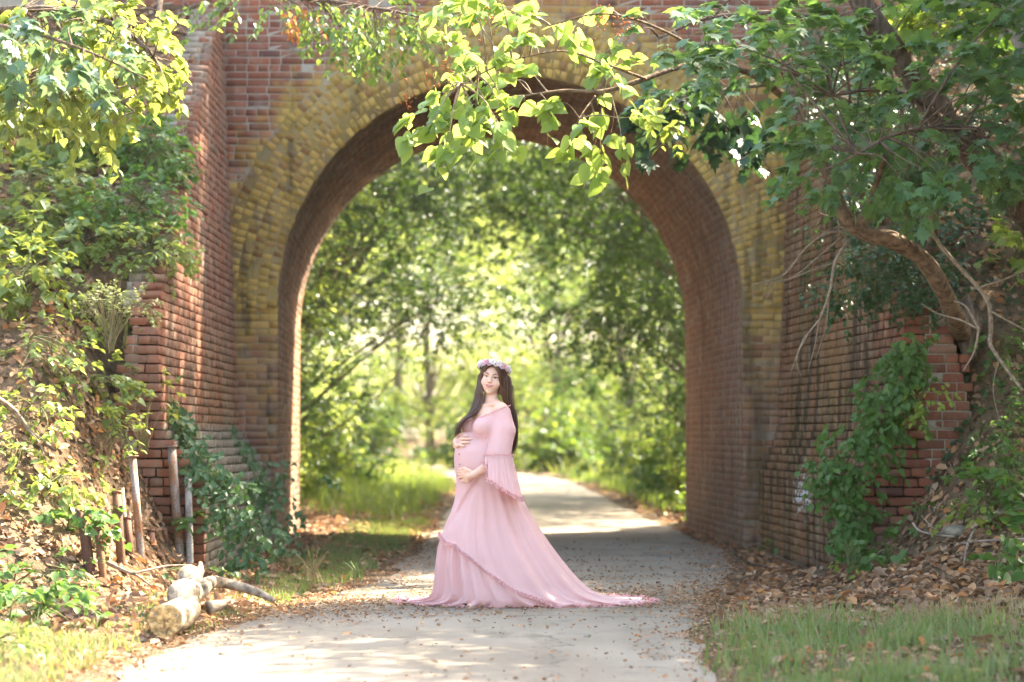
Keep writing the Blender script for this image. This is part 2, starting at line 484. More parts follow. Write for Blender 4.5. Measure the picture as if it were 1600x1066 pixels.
    return t.done(t.bsdf(c, .92, .15, t.bump(t.addn(fine, t.mul(mid, .6)), .6, .006)))

def brick_shapes(n=6):
    """worn bricks: unit box x, z in -.5..+.5, front at y = 0, body towards +y, chipped front arris"""
    out = []
    for k in range(n):
        j = lambda s: rng.uniform(-s, s)
        e, h = .012, .045
        v = [(-.5 + e + j(.02), j(.05), -.5 + h + j(.06)), (.5 - e + j(.02), j(.05), -.5 + h + j(.06)),
             (.5 - e + j(.02), j(.05), .5 - h + j(.06)), (-.5 + e + j(.02), j(.05), .5 - h + j(.06)),
             (-.5 + j(.008), .032, -.5 + j(.03)), (.5 + j(.008), .032, -.5 + j(.03)), (.5 + j(.008), .032, .5 + j(.03)), (-.5 + j(.008), .032, .5 + j(.03)),
             (-.5, 1, -.5), (.5, 1, -.5), (.5, 1, .5), (-.5, 1, .5)]
        f = [(0, 1, 2, 3), (4, 5, 1, 0), (5, 6, 2, 1), (6, 7, 3, 2), (7, 4, 0, 3), (8, 9, 5, 4), (9, 10, 6, 5), (10, 11, 7, 6), (11, 8, 4, 7)]
        out.append((np.array(v, float), np.array(f)))
    return out
BRICKS = brick_shapes()

class Laying:
    """bricks of one wall: laid one by one, then split into single objects and one joined remainder"""
    def __init__(s): s.rows = []
    def lay(s, centre, X, N, Z, w, d, h, tilt=.012):
        """X along the brick, N into the wall, Z up its face"""
        j = rng.normal(0, 1, 6)
        tilt = tilt * .8; X = np.asarray(X, float) + tilt * j[0] * np.asarray(Z) * .5 + tilt * j[1] * np.asarray(N)
        Z = np.asarray(Z, float) + tilt * .6 * j[2] * np.asarray(N)
        c = np.asarray(centre, float) + np.asarray(N) * (.0010 * j[3] - .0006) + np.asarray(Z) * .0015 * j[4]
        if rng.random() < .03: c = c + np.asarray(N) * rng.uniform(.004, .014)
        s.rows.append((c, unit(X), unit(np.asarray(N, float)), unit(Z), w * (1 - abs(.012 * j[5])), d, h * (1 - .04 * rng.random()), rng.integers(len(BRICKS))))
    def finish(s, parent, mat, hide=None, n_single=290):
        R = s.rows
        C = np.array([r[0] for r in R]); px = pix(C)
        seen = (px[:, 0] > 0) & (px[:, 0] < 1600) & (px[:, 1] > 0) & (px[:, 1] < 1066)
        N = np.array([r[2] for r in R]); view = unit(C - np.array([0, 0, CAM_H]))
        facing = np.clip((N * view).sum(1), 0, 1)
        area = np.array([r[4] * r[6] for r in R]) * facing / C[:, 1] ** 2 * seen
        if hide is not None: area *= ~hide(C, px)
        order = np.argsort(-area)
        pick = set(int(i) for i in order[:n_single] if area[i] > 0)
        meshes = []
        for k, (v, f) in enumerate(BRICKS):
            mb = MB(); mb.add(v, [f]); meshes.append(mb.mesh('brick', mat))
        rest = MB()
        for i, (c, X, Nn, Z, w, d, h, k) in enumerate(R):
            if i in pick:
                o = bpy.data.objects.new('brick', meshes[k]); COL.objects.link(o)
                o.parent = parent
                A = np.eye(4); A[:3, 0] = X * w; A[:3, 1] = Nn * d; A[:3, 2] = Z * h; A[:3, 3] = c - np.array(parent.location)
                o.matrix_local = Matrix(A.tolist())
            else:
                v, f = BRICKS[k]
                rest.add(c + v[:, :1] * X * w + v[:, 1:2] * Nn * d + v[:, 2:3] * Z * h, [f])
        rest.build('brickwork', mat, parent, kind='stuff')

# ------------------------------------------------------------------ the bridge
BR = empty('railway_bridge', (0, YF, 0), label='old red brick railway bridge with a round arch coated in ochre over the path', cat='bridge')
M_FACE, M_FACEM = masonry_mat('ochre stained brick', 'face'), masonry_mat('ochre stained mortar', 'face', True)
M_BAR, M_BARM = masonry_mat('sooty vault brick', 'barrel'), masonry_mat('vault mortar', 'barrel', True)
X0, Z0 = np.array([1., 0, 0]), np.array([0, 0, 1.])
L = Laying()
RO = RA + 6 * .105                         # six rings of headers
def row_bricks(u0, u1, k, header=None):
    """start and length of the bricks of course k: stretchers, every sixth course headers"""
    hd = (k % 6 == 5) if header is None else header
    l = .105 if hd else .215
    g = .0105
    u = u0 - rng.uniform(0, 1) * 0 - ((k % 2) * .5 + (k * .37 % 1) * .12) * (l + g)
    out = []
    while u < u1:
        ll = l * (1 + rng.uniform(-.02, .02))
        if not hd and rng.random() < .07: ll = .105
        a, b = max(u, u0), min(u + ll, u1)
        if b - a > .035: out.append((a, b))
        u += ll + g
    return out
xr0, xr1 = -4.3, 4.3
for k in range(int(6.75 / CH)):
    z = (k + .5) * CH
    if z < ZS: spans = [(xr0, -.02 - RA), (-.02 + RA, xr1)]
    else:
        q = RO ** 2 - (z - ZS) ** 2
        if q > 0:
            h = math.sqrt(q) + .012
            spans = [(xr0, -.02 - h), (-.02 + h, xr1)]
        else: spans = [(xr0, xr1)]
    for a, b in spans:
        for u0, u1 in row_bricks(a, b, k):
            if abs((u0 + u1) / 2) > 3.3 and z < 4.4: continue
            L.lay(((u0 + u1) / 2, YF, z), X0, (0, 1, 0), Z0, u1 - u0, .10, CH - .0095)
for ring in range(6):
    r = RA + ring * .105 + .0525
    n = int(math.pi * r / .0735)
    for i in range(n):
        a = math.pi * (i + .5 + .5 * (ring % 2)) / n
        if a > math.pi: continue
        rad = np.array([math.cos(a), 0, math.sin(a)]); tan = np.array([-math.sin(a), 0, math.cos(a)])
        L.lay(np.array([-.02, YF - .019 + rng.normal(0, .0022), ZS]) + rad * (r + rng.normal(0, .003)), rad, (0, 1, 0), tan, .097 * rng.uniform(.93, 1.03), .10, .062 * rng.uniform(.9, 1.06), .06)
# pier strips beside the opening below the springing, slightly proud like the rings
# vault and reveals, courses running through the bridge
arc = math.pi * RA; total = 2 * ZS + arc; nc = int(total / CH)
LB = Laying()
for k in range(nc):
    s = (k + .5) * total / nc
    if s < ZS: base = (-RA, s); nv = np.array([-1., 0, 0]); up = Z0
    elif s > ZS + arc: base = (RA, total - s); nv = np.array([1., 0, 0]); up = -Z0
    else:
        a = math.pi - (s - ZS) / RA
        base = (RA * math.cos(a), ZS + RA * math.sin(a)); nv = np.array([math.cos(a), 0, math.sin(a)]); up = np.array([math.sin(a), 0, -math.cos(a)])
    ax = unit(np.array([-.042, 1., 0]))
    for u0, u1 in row_bricks(YF + .085 * (ZS > 0), YB, k):
        y = (u0 + u1) / 2
        LB.lay((xc(y) + base[0], y, base[1]), ax, nv, up, u1 - u0, .09, CH - .0095, .02)
# the mortar bed behind the bricks: face, vault, back and top
mb = MB(); e = .0035
ys2 = [YF + e, YB - .01]
def opening(x, y):
    d = x - xc(y); q = (RA + e) ** 2 - d * d
    return ZS + math.sqrt(q) if q > 0 else 0.0
W = 14.0; TOP = 6.75
for y, flip in ((ys2[0], 0), (ys2[1], 1)):
    c0 = float(xc(y)); xs = np.concatenate([[-W], c0 - (RA + e) * np.cos(np.linspace(0, np.pi, 49)), [W]])
    for a, b in zip(xs[:-1], xs[1:]):
        za = 0 if (a == -W or b == W) else opening(a + (1e-9), y); zb = 0 if (a == -W or b == W) else opening(b - 1e-9, y)
        if not (a == -W or b == W):
            za = ZS + math.sqrt(max(0, (RA + e) ** 2 - (a - c0) ** 2)); zb = ZS + math.sqrt(max(0, (RA + e) ** 2 - (b - c0) ** 2))
        mb.add([(a, y, za - .3 * (za == 0)), (b, y, zb - .3 * (zb == 0)), (b, y, TOP), (a, y, TOP)], [[0, 1, 2, 3]])
mb.add([(-W, ys2[0], TOP), (W, ys2[0], TOP), (W, ys2[1], TOP), (-W, ys2[1], TOP)], [[0, 1, 2, 3]])
# the bed of the arch rings stands forward with them
for ia in range(64):
    a, b_ = math.pi * ia / 64, math.pi * (ia + 1) / 64
    q = [(-.02 + r_ * math.cos(w), YF - .0160, ZS + r_ * math.sin(w)) for r_, w in ((RA + .004, a), (RO + .004, a), (RO + .004, b_), (RA + .004, b_))]
    q2 = [(x_, YF + .01, z_) for x_, y_, z_ in q]
    mb.add(q + q2, [np.array([[0, 1, 2, 3], [1, 5, 6, 2], [0, 3, 7, 4]])])
mb.build('mortar', M_FACEM, BR)
mb = MB(); ring = []
prof = [(-(RA + e), -.1)] + [(-(RA + e) * math.cos(a), ZS + (RA + e) * math.sin(a)) for a in np.linspace(0, math.pi, 49)] + [(RA + e, -.1)]
mb.grid([[(float(xc(y)) + a, y, b) for y in (ys2[0], ys2[1])] for a, b in prof])
mb.build('vault_mortar', M_BARM, BR)
LEAFHIDE = lambda C, px: (px[:, 0] < 270) | ((px[:, 0] > 1000) & (px[:, 1] < 230)) | ((px[:, 0] > 1225) & (px[:, 1] < 300))
L.finish(BR, M_FACE, LEAFHIDE, 290)
V = empty('arch_vault', (0, YF, 0), label='sooty round brick vault lining the tunnel beneath the railway bridge', cat='vault')
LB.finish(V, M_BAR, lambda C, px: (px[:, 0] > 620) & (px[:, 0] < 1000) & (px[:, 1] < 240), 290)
# coping along the top of the parapet (above the picture)
mb = MB()
for i in range(40): mb.box((-12 + i * .61, YF + .15, TOP + .06), (.6, .5, .12))
mb.build('coping', M_FACEM, BR)

# ------------------------------------------------------------------ wing walls
def wing(side, xu0, xu1, xp0, xp1, Yn, width, ztop0, slope, label, mode, hide):
    """side -1/+1; upper face |x| from xu0 (near end) to xu1 (at the bridge), plinth face xp0..xp1; steps up away from the camera"""
    root = empty('wing_wall', (side * xp0, Yn, 0), label=label, cat='retaining wall')
    mt, mm = masonry_mat('wing brick', mode), masonry_mat('wing mortar', mode, True)
    L = Laying()
    n = int(6.4 / CH)
    core = []
    NX = np.array([side * 1., 0, 0])
    for k in range(n):
        z = (k + .5) * CH
        ys = Yn if z < ztop0 else Yn + (z - ztop0) / slope
        if ys > YF - .1: break
        t = np.clip((z - .80) / .42, 0, 1)                       # plinth, then its sloping courses, then the wall
        xn = xp0 + (xu0 - xp0) * t + .045 * max(0, z - 1.2); xf = xp1 + (xu1 - xp1) * t + .045 * max(0, z - 1.2)
        f = lambda y: xn + (xf - xn) * (y - Yn) / (YF - Yn)
        ax = unit(np.array([side * (xf - xn) / (YF - Yn), 1., 0]))
        for u0, u1 in row_bricks(ys + .005, YF - .02, k):
            y = (u0 + u1) / 2
            d = .10
            L.lay((side * f(y), y, z), ax, NX, Z0, u1 - u0, d, CH - .0095)
        # the end of the wall that faces the path user: courses across its width
        wd = width(z)
        a = f(ys) + .004
        outer = a + wd
        row = row_bricks(a, outer + rng.uniform(-.05, .09), k, header=(k % 3 == 1))
        for u0, u1 in row:
            if u1 - u0 < .06: continue
            L.lay((side * (u0 + u1) / 2, ys, z), X0, (0, 1, 0), Z0, u1 - u0, .19 if z > ztop0 - .1 else .10, CH - .010, .018)
        core.append((z, ys, f, outer))
    mb = MB()
    for i, (z, ys, f, outer) in enumerate(core):
        z0, z1 = z - CH / 2, z + CH / 2
        yb = ys + .0045
        o2 = outer + (.12 if yb > Yn + .05 else -.02)
        A = lambda y, zz: (side * (f(y) + .0022), y, zz)
        v = [A(yb, z0), A(YF + .02, z0), A(YF + .02, z1), A(yb, z1), (side * o2, yb, z0), (side * o2, YF + .02, z0), (side * o2, YF + .02, z1), (side * o2, yb, z1)]
        mb.add(v, [np.array([[0, 1, 2, 3], [4, 7, 6, 5], [0, 3, 7, 4], [3, 2, 6, 7], [0, 4, 5, 1]])])
    mb.build('mortar', mm, root)
    L.finish(root, mt, hide, 290)
    return root
wing(-1, 2.81, 2.80, 2.46, 2.47, 19.4, lambda z: .95 if z < .85 else (.62 if z < 1.15 else max(.17, .45 - .27 * (z - 1.15))), 2.15, .64,
     'stepped red brick wing wall behind the rusty pipes at the foot of the sunlit bank', 'left', lambda C, px: px[:, 1] > 850)
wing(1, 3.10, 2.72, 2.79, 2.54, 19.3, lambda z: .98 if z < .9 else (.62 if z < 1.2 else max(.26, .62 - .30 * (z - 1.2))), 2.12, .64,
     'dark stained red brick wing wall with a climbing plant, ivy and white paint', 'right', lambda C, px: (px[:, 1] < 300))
# ------------------------------------------------------------------ materials of plants
M_BARK = mat_plain('grey brown bark', (.13, .095, .07), .9, .1, .45, 9, .9, .02, (3, 3, .6))
M_BARKW = mat_plain('warm brown bark', (.165, .112, .072), .88, .12, .5, 16, 1.0, .02, (1.0, 2.5, 1.3))
M_TWIG = mat_plain('dry pale twig', (.25, .19, .135), .85, .15, .3, 30, .4, .004)
M_STEM = mat_plain('green brown stem', (.12, .13, .05), .8, .2, .3, 30, .3, .004)
G_LIT = mat_leaf('wood leaf coloured sunlit', [(.05, .095, .02), (.075, .13, .026), (.06, .11, .03)], [(.36, .45, .07), (.52, .58, .12), (.45, .50, .09)], .52, .38)  # sunlight put into the leaf colour: brighter, yellower copy of the wood leaf
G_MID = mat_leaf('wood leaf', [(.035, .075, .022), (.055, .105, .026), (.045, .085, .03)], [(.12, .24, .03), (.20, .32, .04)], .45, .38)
G_DARK = mat_leaf('wood leaf coloured shaded', [(.025, .06, .022), (.035, .075, .028)], [(.08, .15, .02), (.13, .20, .025)], .38, .35)  # shade put into the leaf colour: darkened copy of the wood leaf
G_BUSH = mat_leaf('undergrowth leaf', [(.045, .095, .028), (.07, .13, .035), (.055, .10, .04)], [(.18, .28, .03), (.28, .35, .04)], .45, .45)

# ------------------------------------------------------------------ wood behind the bridge
def tree_proto(seed, h, r, leaf, n_blob=26, n_spray=34, per=10, size=.11, low=.25, kind='rhomb', lean=0.0):
    """trunk and crown meshes of one tree in its own coordinates"""
    global rng
    keep = rng; rng = np.random.default_rng(seed)
    tb = MB()
    top = np.array([lean + rng.normal(0, .2), rng.normal(0, .2), h * .85])
    mid = top * .5 + rng.normal(0, .12, 3)
    tr = curve([(0, 0, -.3), (.04, .02, h * .2), mid, top], 14)
    tb.tube(tr, np.linspace(.055 * h ** .6, .02, len(tr)), 8, wob=.08)
    blobs = []
    for i in range(n_blob):
        a = rng.uniform(0, 2 * np.pi); q = rng.uniform(low, 1)
        rr = r * math.sqrt(max(.05, 1 - ((q - .55) / .55) ** 2)) * rng.uniform(.45, 1.0)
        c = np.array([lean * q + math.cos(a) * rr, math.sin(a) * rr, h * q])
        blobs.append((c, r * rng.uniform(.22, .38)))
        j = min(len(tr) - 1, int(len(tr) * max(.1, q - .22)))
        m = (tr[j] + c) / 2 + np.array([0, 0, .10 * r]) + rng.normal(0, .12 * r, 3)
        tb.tube(curve([tr[j], m, c], 6), np.linspace(.026, .006, 7)[:len(curve([tr[j], m, c], 6))], 5)
    cb = MB(); A = []
    for c, br in blobs:
        for k in range(n_spray):
            d = unit(rng.normal(0, 1, 3)); d[2] *= .55
            s0 = c + d * br * rng.uniform(.2, .9)
            A.append(spray(s0, unit(d + np.array([0, 0, .1])), per, br * rng.uniform(.4, .9), size=size, flat=.45))
    P, D, Nn, S = [np.concatenate(q) for q in zip(*A)]
    put_leaves(cb, P, D, Nn, S, kind)
    rng = keep
    return tb.mesh('trunk', M_BARK, True), cb.mesh('crown', leaf)
PROTO = {
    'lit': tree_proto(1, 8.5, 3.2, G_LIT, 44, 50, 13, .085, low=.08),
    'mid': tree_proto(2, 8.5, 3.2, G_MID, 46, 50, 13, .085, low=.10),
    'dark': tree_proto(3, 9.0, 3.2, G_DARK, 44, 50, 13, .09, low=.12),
    'tall': tree_proto(4, 15.0, 5.2, G_LIT, 54, 50, 12, .19, low=.08),
    'arching': tree_proto(5, 7.5, 2.9, G_DARK, 44, 50, 13, .085, low=.35, lean=2.2),
    'low': tree_proto(6, 4.8, 2.0, G_LIT, 34, 50, 12, .075, low=.04),
    'canopy': tree_proto(8, 8.0, 3.3, G_DARK, 44, 50, 13, .09, low=.5, lean=3.4),
    'shade': tree_proto(7, 7.0, 3.0, G_MID, 40, 44, 10, .14, low=.35),
}
def gz(x, y): return 6.74 if (YF < y < YB and abs(x) < 13.9) else float(height(x, y))
def plant_tree(kind, x, y, s, rz, label, group='trees in the wood behind the bridge', cat='tree', sz=1.0):
    o = empty('tree', (x, y, gz(x, y) - .05), rz, label=label, cat=cat, group=group)
    o.scale = (s, s, s * sz)
    for nm, me in zip(('trunk', 'crown'), PROTO[kind]):
        c = bpy.data.objects.new(nm, me); COL.objects.link(c); c.parent = o
    return o
R = math.radians
WOOD = [
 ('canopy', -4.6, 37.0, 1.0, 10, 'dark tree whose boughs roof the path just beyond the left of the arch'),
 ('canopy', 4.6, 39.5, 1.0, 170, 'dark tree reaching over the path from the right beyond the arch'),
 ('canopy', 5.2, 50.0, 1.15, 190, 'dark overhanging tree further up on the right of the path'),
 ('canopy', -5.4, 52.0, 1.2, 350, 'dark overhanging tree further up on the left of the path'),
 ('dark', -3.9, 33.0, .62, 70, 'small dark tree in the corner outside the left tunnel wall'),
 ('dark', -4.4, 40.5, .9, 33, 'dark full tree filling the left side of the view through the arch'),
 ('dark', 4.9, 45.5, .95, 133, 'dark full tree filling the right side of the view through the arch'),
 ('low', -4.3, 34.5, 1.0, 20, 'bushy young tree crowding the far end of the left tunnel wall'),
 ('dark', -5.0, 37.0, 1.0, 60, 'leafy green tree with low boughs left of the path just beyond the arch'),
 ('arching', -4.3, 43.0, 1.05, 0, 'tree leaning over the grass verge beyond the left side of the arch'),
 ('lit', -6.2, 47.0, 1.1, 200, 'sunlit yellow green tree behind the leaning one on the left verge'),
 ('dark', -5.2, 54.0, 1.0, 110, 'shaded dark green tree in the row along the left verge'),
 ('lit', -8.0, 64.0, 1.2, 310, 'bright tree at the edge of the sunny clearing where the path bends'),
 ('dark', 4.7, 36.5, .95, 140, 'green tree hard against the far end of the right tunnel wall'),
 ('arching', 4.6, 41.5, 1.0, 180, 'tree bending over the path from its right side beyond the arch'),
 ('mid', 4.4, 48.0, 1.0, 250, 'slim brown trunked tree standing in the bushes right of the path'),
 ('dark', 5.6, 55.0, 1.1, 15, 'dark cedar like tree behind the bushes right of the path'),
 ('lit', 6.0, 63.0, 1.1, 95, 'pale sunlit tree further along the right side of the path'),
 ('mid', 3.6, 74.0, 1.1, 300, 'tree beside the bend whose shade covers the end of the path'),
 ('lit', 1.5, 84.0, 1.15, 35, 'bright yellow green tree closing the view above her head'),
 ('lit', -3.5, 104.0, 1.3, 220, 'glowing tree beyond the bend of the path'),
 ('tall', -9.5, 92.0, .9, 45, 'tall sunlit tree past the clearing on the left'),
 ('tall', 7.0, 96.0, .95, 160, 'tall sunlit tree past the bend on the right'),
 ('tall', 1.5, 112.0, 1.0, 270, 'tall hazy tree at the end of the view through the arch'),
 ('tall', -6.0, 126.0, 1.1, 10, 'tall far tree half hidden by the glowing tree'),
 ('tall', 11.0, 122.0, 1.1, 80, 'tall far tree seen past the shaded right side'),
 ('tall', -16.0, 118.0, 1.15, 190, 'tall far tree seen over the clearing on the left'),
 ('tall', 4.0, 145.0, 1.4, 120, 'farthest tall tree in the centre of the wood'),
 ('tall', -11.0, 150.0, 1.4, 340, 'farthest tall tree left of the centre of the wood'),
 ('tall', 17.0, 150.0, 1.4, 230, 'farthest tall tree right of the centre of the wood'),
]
for kind, x, y, s, rz, lab in WOOD: plant_tree(kind, x, y, s, R(rz), lab)
# trees upon the embankment and beside the path near the bridge; they shade the path in front of it
EMB = 'trees growing on the embankment'
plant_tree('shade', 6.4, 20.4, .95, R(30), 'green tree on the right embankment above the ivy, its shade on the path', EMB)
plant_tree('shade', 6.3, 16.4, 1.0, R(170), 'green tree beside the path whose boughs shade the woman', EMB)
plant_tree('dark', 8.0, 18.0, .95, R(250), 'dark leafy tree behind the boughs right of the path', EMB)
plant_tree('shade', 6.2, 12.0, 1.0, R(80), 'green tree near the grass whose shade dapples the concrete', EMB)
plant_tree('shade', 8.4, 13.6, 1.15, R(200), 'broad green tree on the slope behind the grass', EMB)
plant_tree('shade', 4.2, 27.2, 1.0, R(310), 'unseen green tree added on top of the bridge to shade the left wing wall', EMB)  # out of view; added so its crown keeps the sun off the left wing
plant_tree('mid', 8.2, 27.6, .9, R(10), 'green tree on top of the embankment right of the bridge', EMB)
def bush_mesh(seed, r, h, n, per, size, mat, kind='oval'):
    global rng
    keep = rng; rng = np.random.default_rng(seed)
    sb = MB(); lb = MB(); A = []
    for i in range(n):
        a = rng.uniform(0, 2 * np.pi); rr = r * math.sqrt(rng.random()); top = np.array([math.cos(a) * rr, math.sin(a) * rr, h * (1 - .5 * (rr / r) ** 2) * rng.uniform(.55, 1.1)])
        b0 = np.array([top[0] * .25, top[1] * .25, -.05])
        st = curve([b0, (b0 + top) / 2 + np.array([0, 0, .1 * h]), top], 8)
        sb.tube(st, np.linspace(.007 + .006 * h, .002, len(st)), 4, cap=False)
        for j in range(2, len(st)):
            d = unit(st[j] - st[j - 1] + rng.normal(0, .5, 3))
            A.append(spray(st[j], d, per, r * .3, size=size, flat=.4))
    P, D, Nn, S = [np.concatenate(q) for q in zip(*A)]
    P[:, 2] = np.maximum(P[:, 2], .03)
    put_leaves(lb, P, D, Nn, S, kind)
    rng = keep
    return sb.mesh('stem', M_STEM, True), lb.mesh('foliage', mat)
BUSH = {'a': bush_mesh(11, .8, 1.1, 34, 7, .10, G_BUSH), 'b': bush_mesh(12, .7, 1.5, 26, 7, .09, G_LIT), 'c': bush_mesh(13, .9, .75, 40, 7, .08, G_MID)}
def put_bush(kind, x, y, s, rz, label, group, cat='bush', name='bush', z=None):
    o = empty(name, (x, y, gz(x, y) if z is None else z), rz, label=label, cat=cat, group=group)
    o.scale = (s,) * 3
    for nm, me in zip(('stem', 'foliage'), BUSH[kind]):
        c = bpy.data.objects.new(nm, me); COL.objects.link(c); c.parent = o
    return o
UNDER = [
 ('a', 2.75, 33.2, .62, 'dense green bush at the foot of the right tunnel wall'),
 ('a', 3.1, 37.0, .95, 'rounded bush just behind the one at the tunnel wall'),
 ('b', 3.0, 41.0, 1.0, 'loose yellow green bush between the path and the leaning right tree'),
 ('c', 3.1, 45.0, 1.2, 'low spreading bush halfway along the right verge'),
 ('a', 3.3, 49.5, 1.2, 'bush at the foot of the slim brown trunk'),
 ('b', 3.2, 55.0, 1.3, 'upright bush further up the right verge'),
 ('a', 3.0, 62.0, 1.5, 'bush on the right verge shortly before the bend'),
 ('c', 3.2, 69.0, 1.6, 'farthest low bush on the right verge'),
 ('b', -3.5, 35.5, .95, 'sunlit bush beside the litter strip beyond the left tunnel wall'),
 ('a', -3.6, 39.5, 1.1, 'bush beneath the low boughs left of the path'),
 ('b', -3.5, 44.5, 1.05, 'thin bright bush at the edge of the left grass verge'),
 ('c', -3.5, 50.0, 1.3, 'low bush halfway along the left grass verge'),
 ('b', -4.4, 58.0, 1.3, 'pale bush in front of the sunny clearing'),
]
UNDER += [
 ('a', -3.2, 36.5, .8, 'low bush close to the grass beyond the left tunnel wall'),
 ('a', -4.6, 46.5, 1.4, 'wide bush behind the low bush on the left verge'),
 ('c', -5.6, 54.0, 1.7, 'wide low bush under the shaded tree on the left'),
 ('a', 4.2, 43.0, 1.5, 'wide bush behind the loose yellow green one'),
 ('a', 4.3, 52.5, 1.8, 'wide bush under the cedar like tree'),
 ('b', 4.4, 59.0, 1.9, 'tall bush under the pale sunlit tree'),
 ('a', 1.6, 80.0, 2.2, 'broad bush filling the inside of the bend'),
 ('a', -1.4, 90.0, 2.4, 'broad bush behind the bend of the path'),
 ('b', 4.0, 83.0, 2.6, 'tall bush right of the bend'),
 ('b', -6.5, 74.0, 2.0, 'sunny bush beside the clearing'),
 ('a', -6.2, 100.0, 3.0, 'sunny thicket beyond the clearing'),
 ('b', -.8, 112.0, 3.6, 'farthest sunny thicket in the view through the arch'),
]
for i, (k, x, y, s, lab) in enumerate(UNDER): put_bush(k, x, y, s, i * 1.3, lab, 'bushes along the path beyond the arch')
# ------------------------------------------------------------------ litter, grass and other ground cover
def hnorm(X, Y):
    e = .06
    return unit(np.stack([-(height(X + e, Y) - height(X - e, Y)) / (2 * e), -(height(X, Y + e) - height(X, Y - e)) / (2 * e), np.ones_like(X)], -1))
def scatter(n, x0, x1, y0, y1, dens):
    X = rng.uniform(x0, x1, n); Y = rng.uniform(y0, y1, n)
    k = rng.random(n) < dens(X, Y)
    return X[k], Y[k]
def pathd(X, Y): return np.abs(X - pathx(Y)) - pathw(Y)        # metres outside the path's edge
M_LITTER = None
t = NT('dead leaf')
r = t.rnd()
c = t.ramp(r, [(0, (.14, .075, .045)), (.2, (.26, .145, .08)), (.4, (.36, .22, .125)), (.55, (.22, .13, .08)), (.7, (.44, .30, .19)), (.82, (.42, .17, .055)), (.9, (.50, .37, .25)), (1, (.48, .20, .05))])
d = t.bsdf(c, .7, .25); tr = t.n('ShaderNodeBsdfTranslucent'); t.put(tr.inputs[0], c)
mx = t.n('ShaderNodeMixShader'); mx.inputs[0].default_value = .25
t.t.links.new(d, mx.inputs[1]); t.t.links.new(tr.outputs[0], mx.inputs[2]); M_LITTER = t.done(mx.outputs[0])
def litter(name, X, Y, size, var=.4, kind='dry', lift=.0, tilt=.45, flat_z=None):
    N = hnorm(X, Y); n = len(X)
    nor = N + rng.normal(0, tilt, (n, 3))
    d = rng.normal(0, 1, (n, 3)); d -= N * (d * N).sum(1, keepdims=True)
    Z = height(X, Y) if flat_z is None else flat_z
    P = np.stack([X, Y, Z + .004 + lift + rng.random(n) * .022 * (size / .06)], -1)
    mb = MB(); put_leaves(mb, P, d + rng.normal(0, .2, (n, 3)), nor, size * (1 + rng.uniform(-var, var, n)), kind)
    return mb.build(name, M_LITTER, kind='stuff')
def dl(X, Y):
    w = sstep(.02, .5, pathd(X, Y)); patchy = .35 + .9 * vnoise(X * 1.3, Y * 1.3, 21)
    green = np.where((X > 1) & (Y < 15.0), .25, 1.0)
    return np.clip(w * patchy * green, 0, 1)
X, Y = scatter(60000, -6, 6.2, 11, 24.9, dl)
k = (height(X, Y) < 5.6) & ~((np.abs(X) < 2.9) & (np.abs(X) > 2.45) & (Y > 19.4)); X, Y = X[k], Y[k]
litter('leaf_litter', X, Y, .075)
X, Y = scatter(26000, -3.3, 4.0, 11.2, 19.5, lambda X, Y: sstep(-.3, .2, pathd(X, Y)) * .8)
litter('leaf_litter', X, Y, .036, tilt=.6)
X, Y = scatter(9000, -2.5, 2.5, 24.7, 31.2, lambda X, Y: sstep(-.1, .25, pathd(X, Y)) * np.where(X < -.9, .9, .8))
litter('leaf_litter', X, Y, .075)
X, Y = scatter(15000, -5, 5, 31, 62, lambda X, Y: sstep(.0, .4, pathd(X, Y)) * np.where(X < 0, .9, .9))
litter('leaf_litter', X, Y, .085)
# fragments blown over the concrete: bands across the path, thin elsewhere
def dfrag(X, Y):
    pd = pathd(X, Y)
    band = .5 * np.exp(-((Y - 20.5) / 2.2) ** 2) * (vnoise(X * 1.2, Y * 4, 36) > .55) + np.exp(-((Y - 16.9 - .35 * np.sin(X * 1.3)) / .9) ** 2) * (.6 + 1.6 * vnoise(X * 1.5, Y * 3, 31)) + .9 * np.exp(-((Y - 15.0 + .4 * X) / .45) ** 2) * sstep(-.6, -1.6, X)
    edge = sstep(-.5, 0, pd) * .6
    return np.where(pd < .1, np.clip(.05 * vnoise(X * 2, Y * 2, 33) + .6 * band * (vnoise(X * 5, Y * 5, 32) > .25) + edge * vnoise(X * 3, Y * 3, 34), 0, 1), 0)
X, Y = scatter(90000, -2.2, 3.0, 11.2, 26, dfrag)
litter('leaf_fragments', X, Y, .021, .6, tilt=.35, flat_z=.02)
X, Y = scatter(2600, -2.0, 2.5, 11.2, 30, lambda X, Y: (pathd(X, Y) < 0) * np.clip(.06 + .5 * np.exp(-((Y - 17) / 1.2) ** 2), 0, 1))
litter('fallen_leaves', X, Y, .048, .4, tilt=.3, flat_z=.022)

def grass(name, X, Y, h, cols, trans, w=.0045, lean=.35, kind='stuff', z=None, clump=0):
    n = len(X); Z = (height(X, Y) if z is None else z) - .01
    a = rng.uniform(0, 2 * np.pi, n); hh = h * rng.uniform(.45, 1.25, n); b = rng.uniform(0, 2 * np.pi, n); ln = lean * hh * rng.uniform(.2, 1.4, n)
    side = np.stack([np.cos(a), np.sin(a), 0 * a], -1) * w
    bend = np.stack([np.cos(b), np.sin(b), 0 * b], -1) * ln[:, None]
    B = np.stack([X, Y, Z], -1); up = np.array([0, 0, 1.0]) * hh[:, None]
    V = np.stack([B - side, B + side, B + up * .55 + bend * .3 + side * .8, B + up * .55 + bend * .3 - side * .8, B + up + bend], 1)
    mb = MB(); off = (np.arange(n) * 5)[:, None]
    mb.add(V.reshape(-1, 3), [off + np.array([[0, 1, 2, 3]]), off + np.array([[3, 2, 4]])])
    m = mat_leaf(name + ' blade', cols, trans, .4, .45)
    return mb.build(name, m, kind=kind)
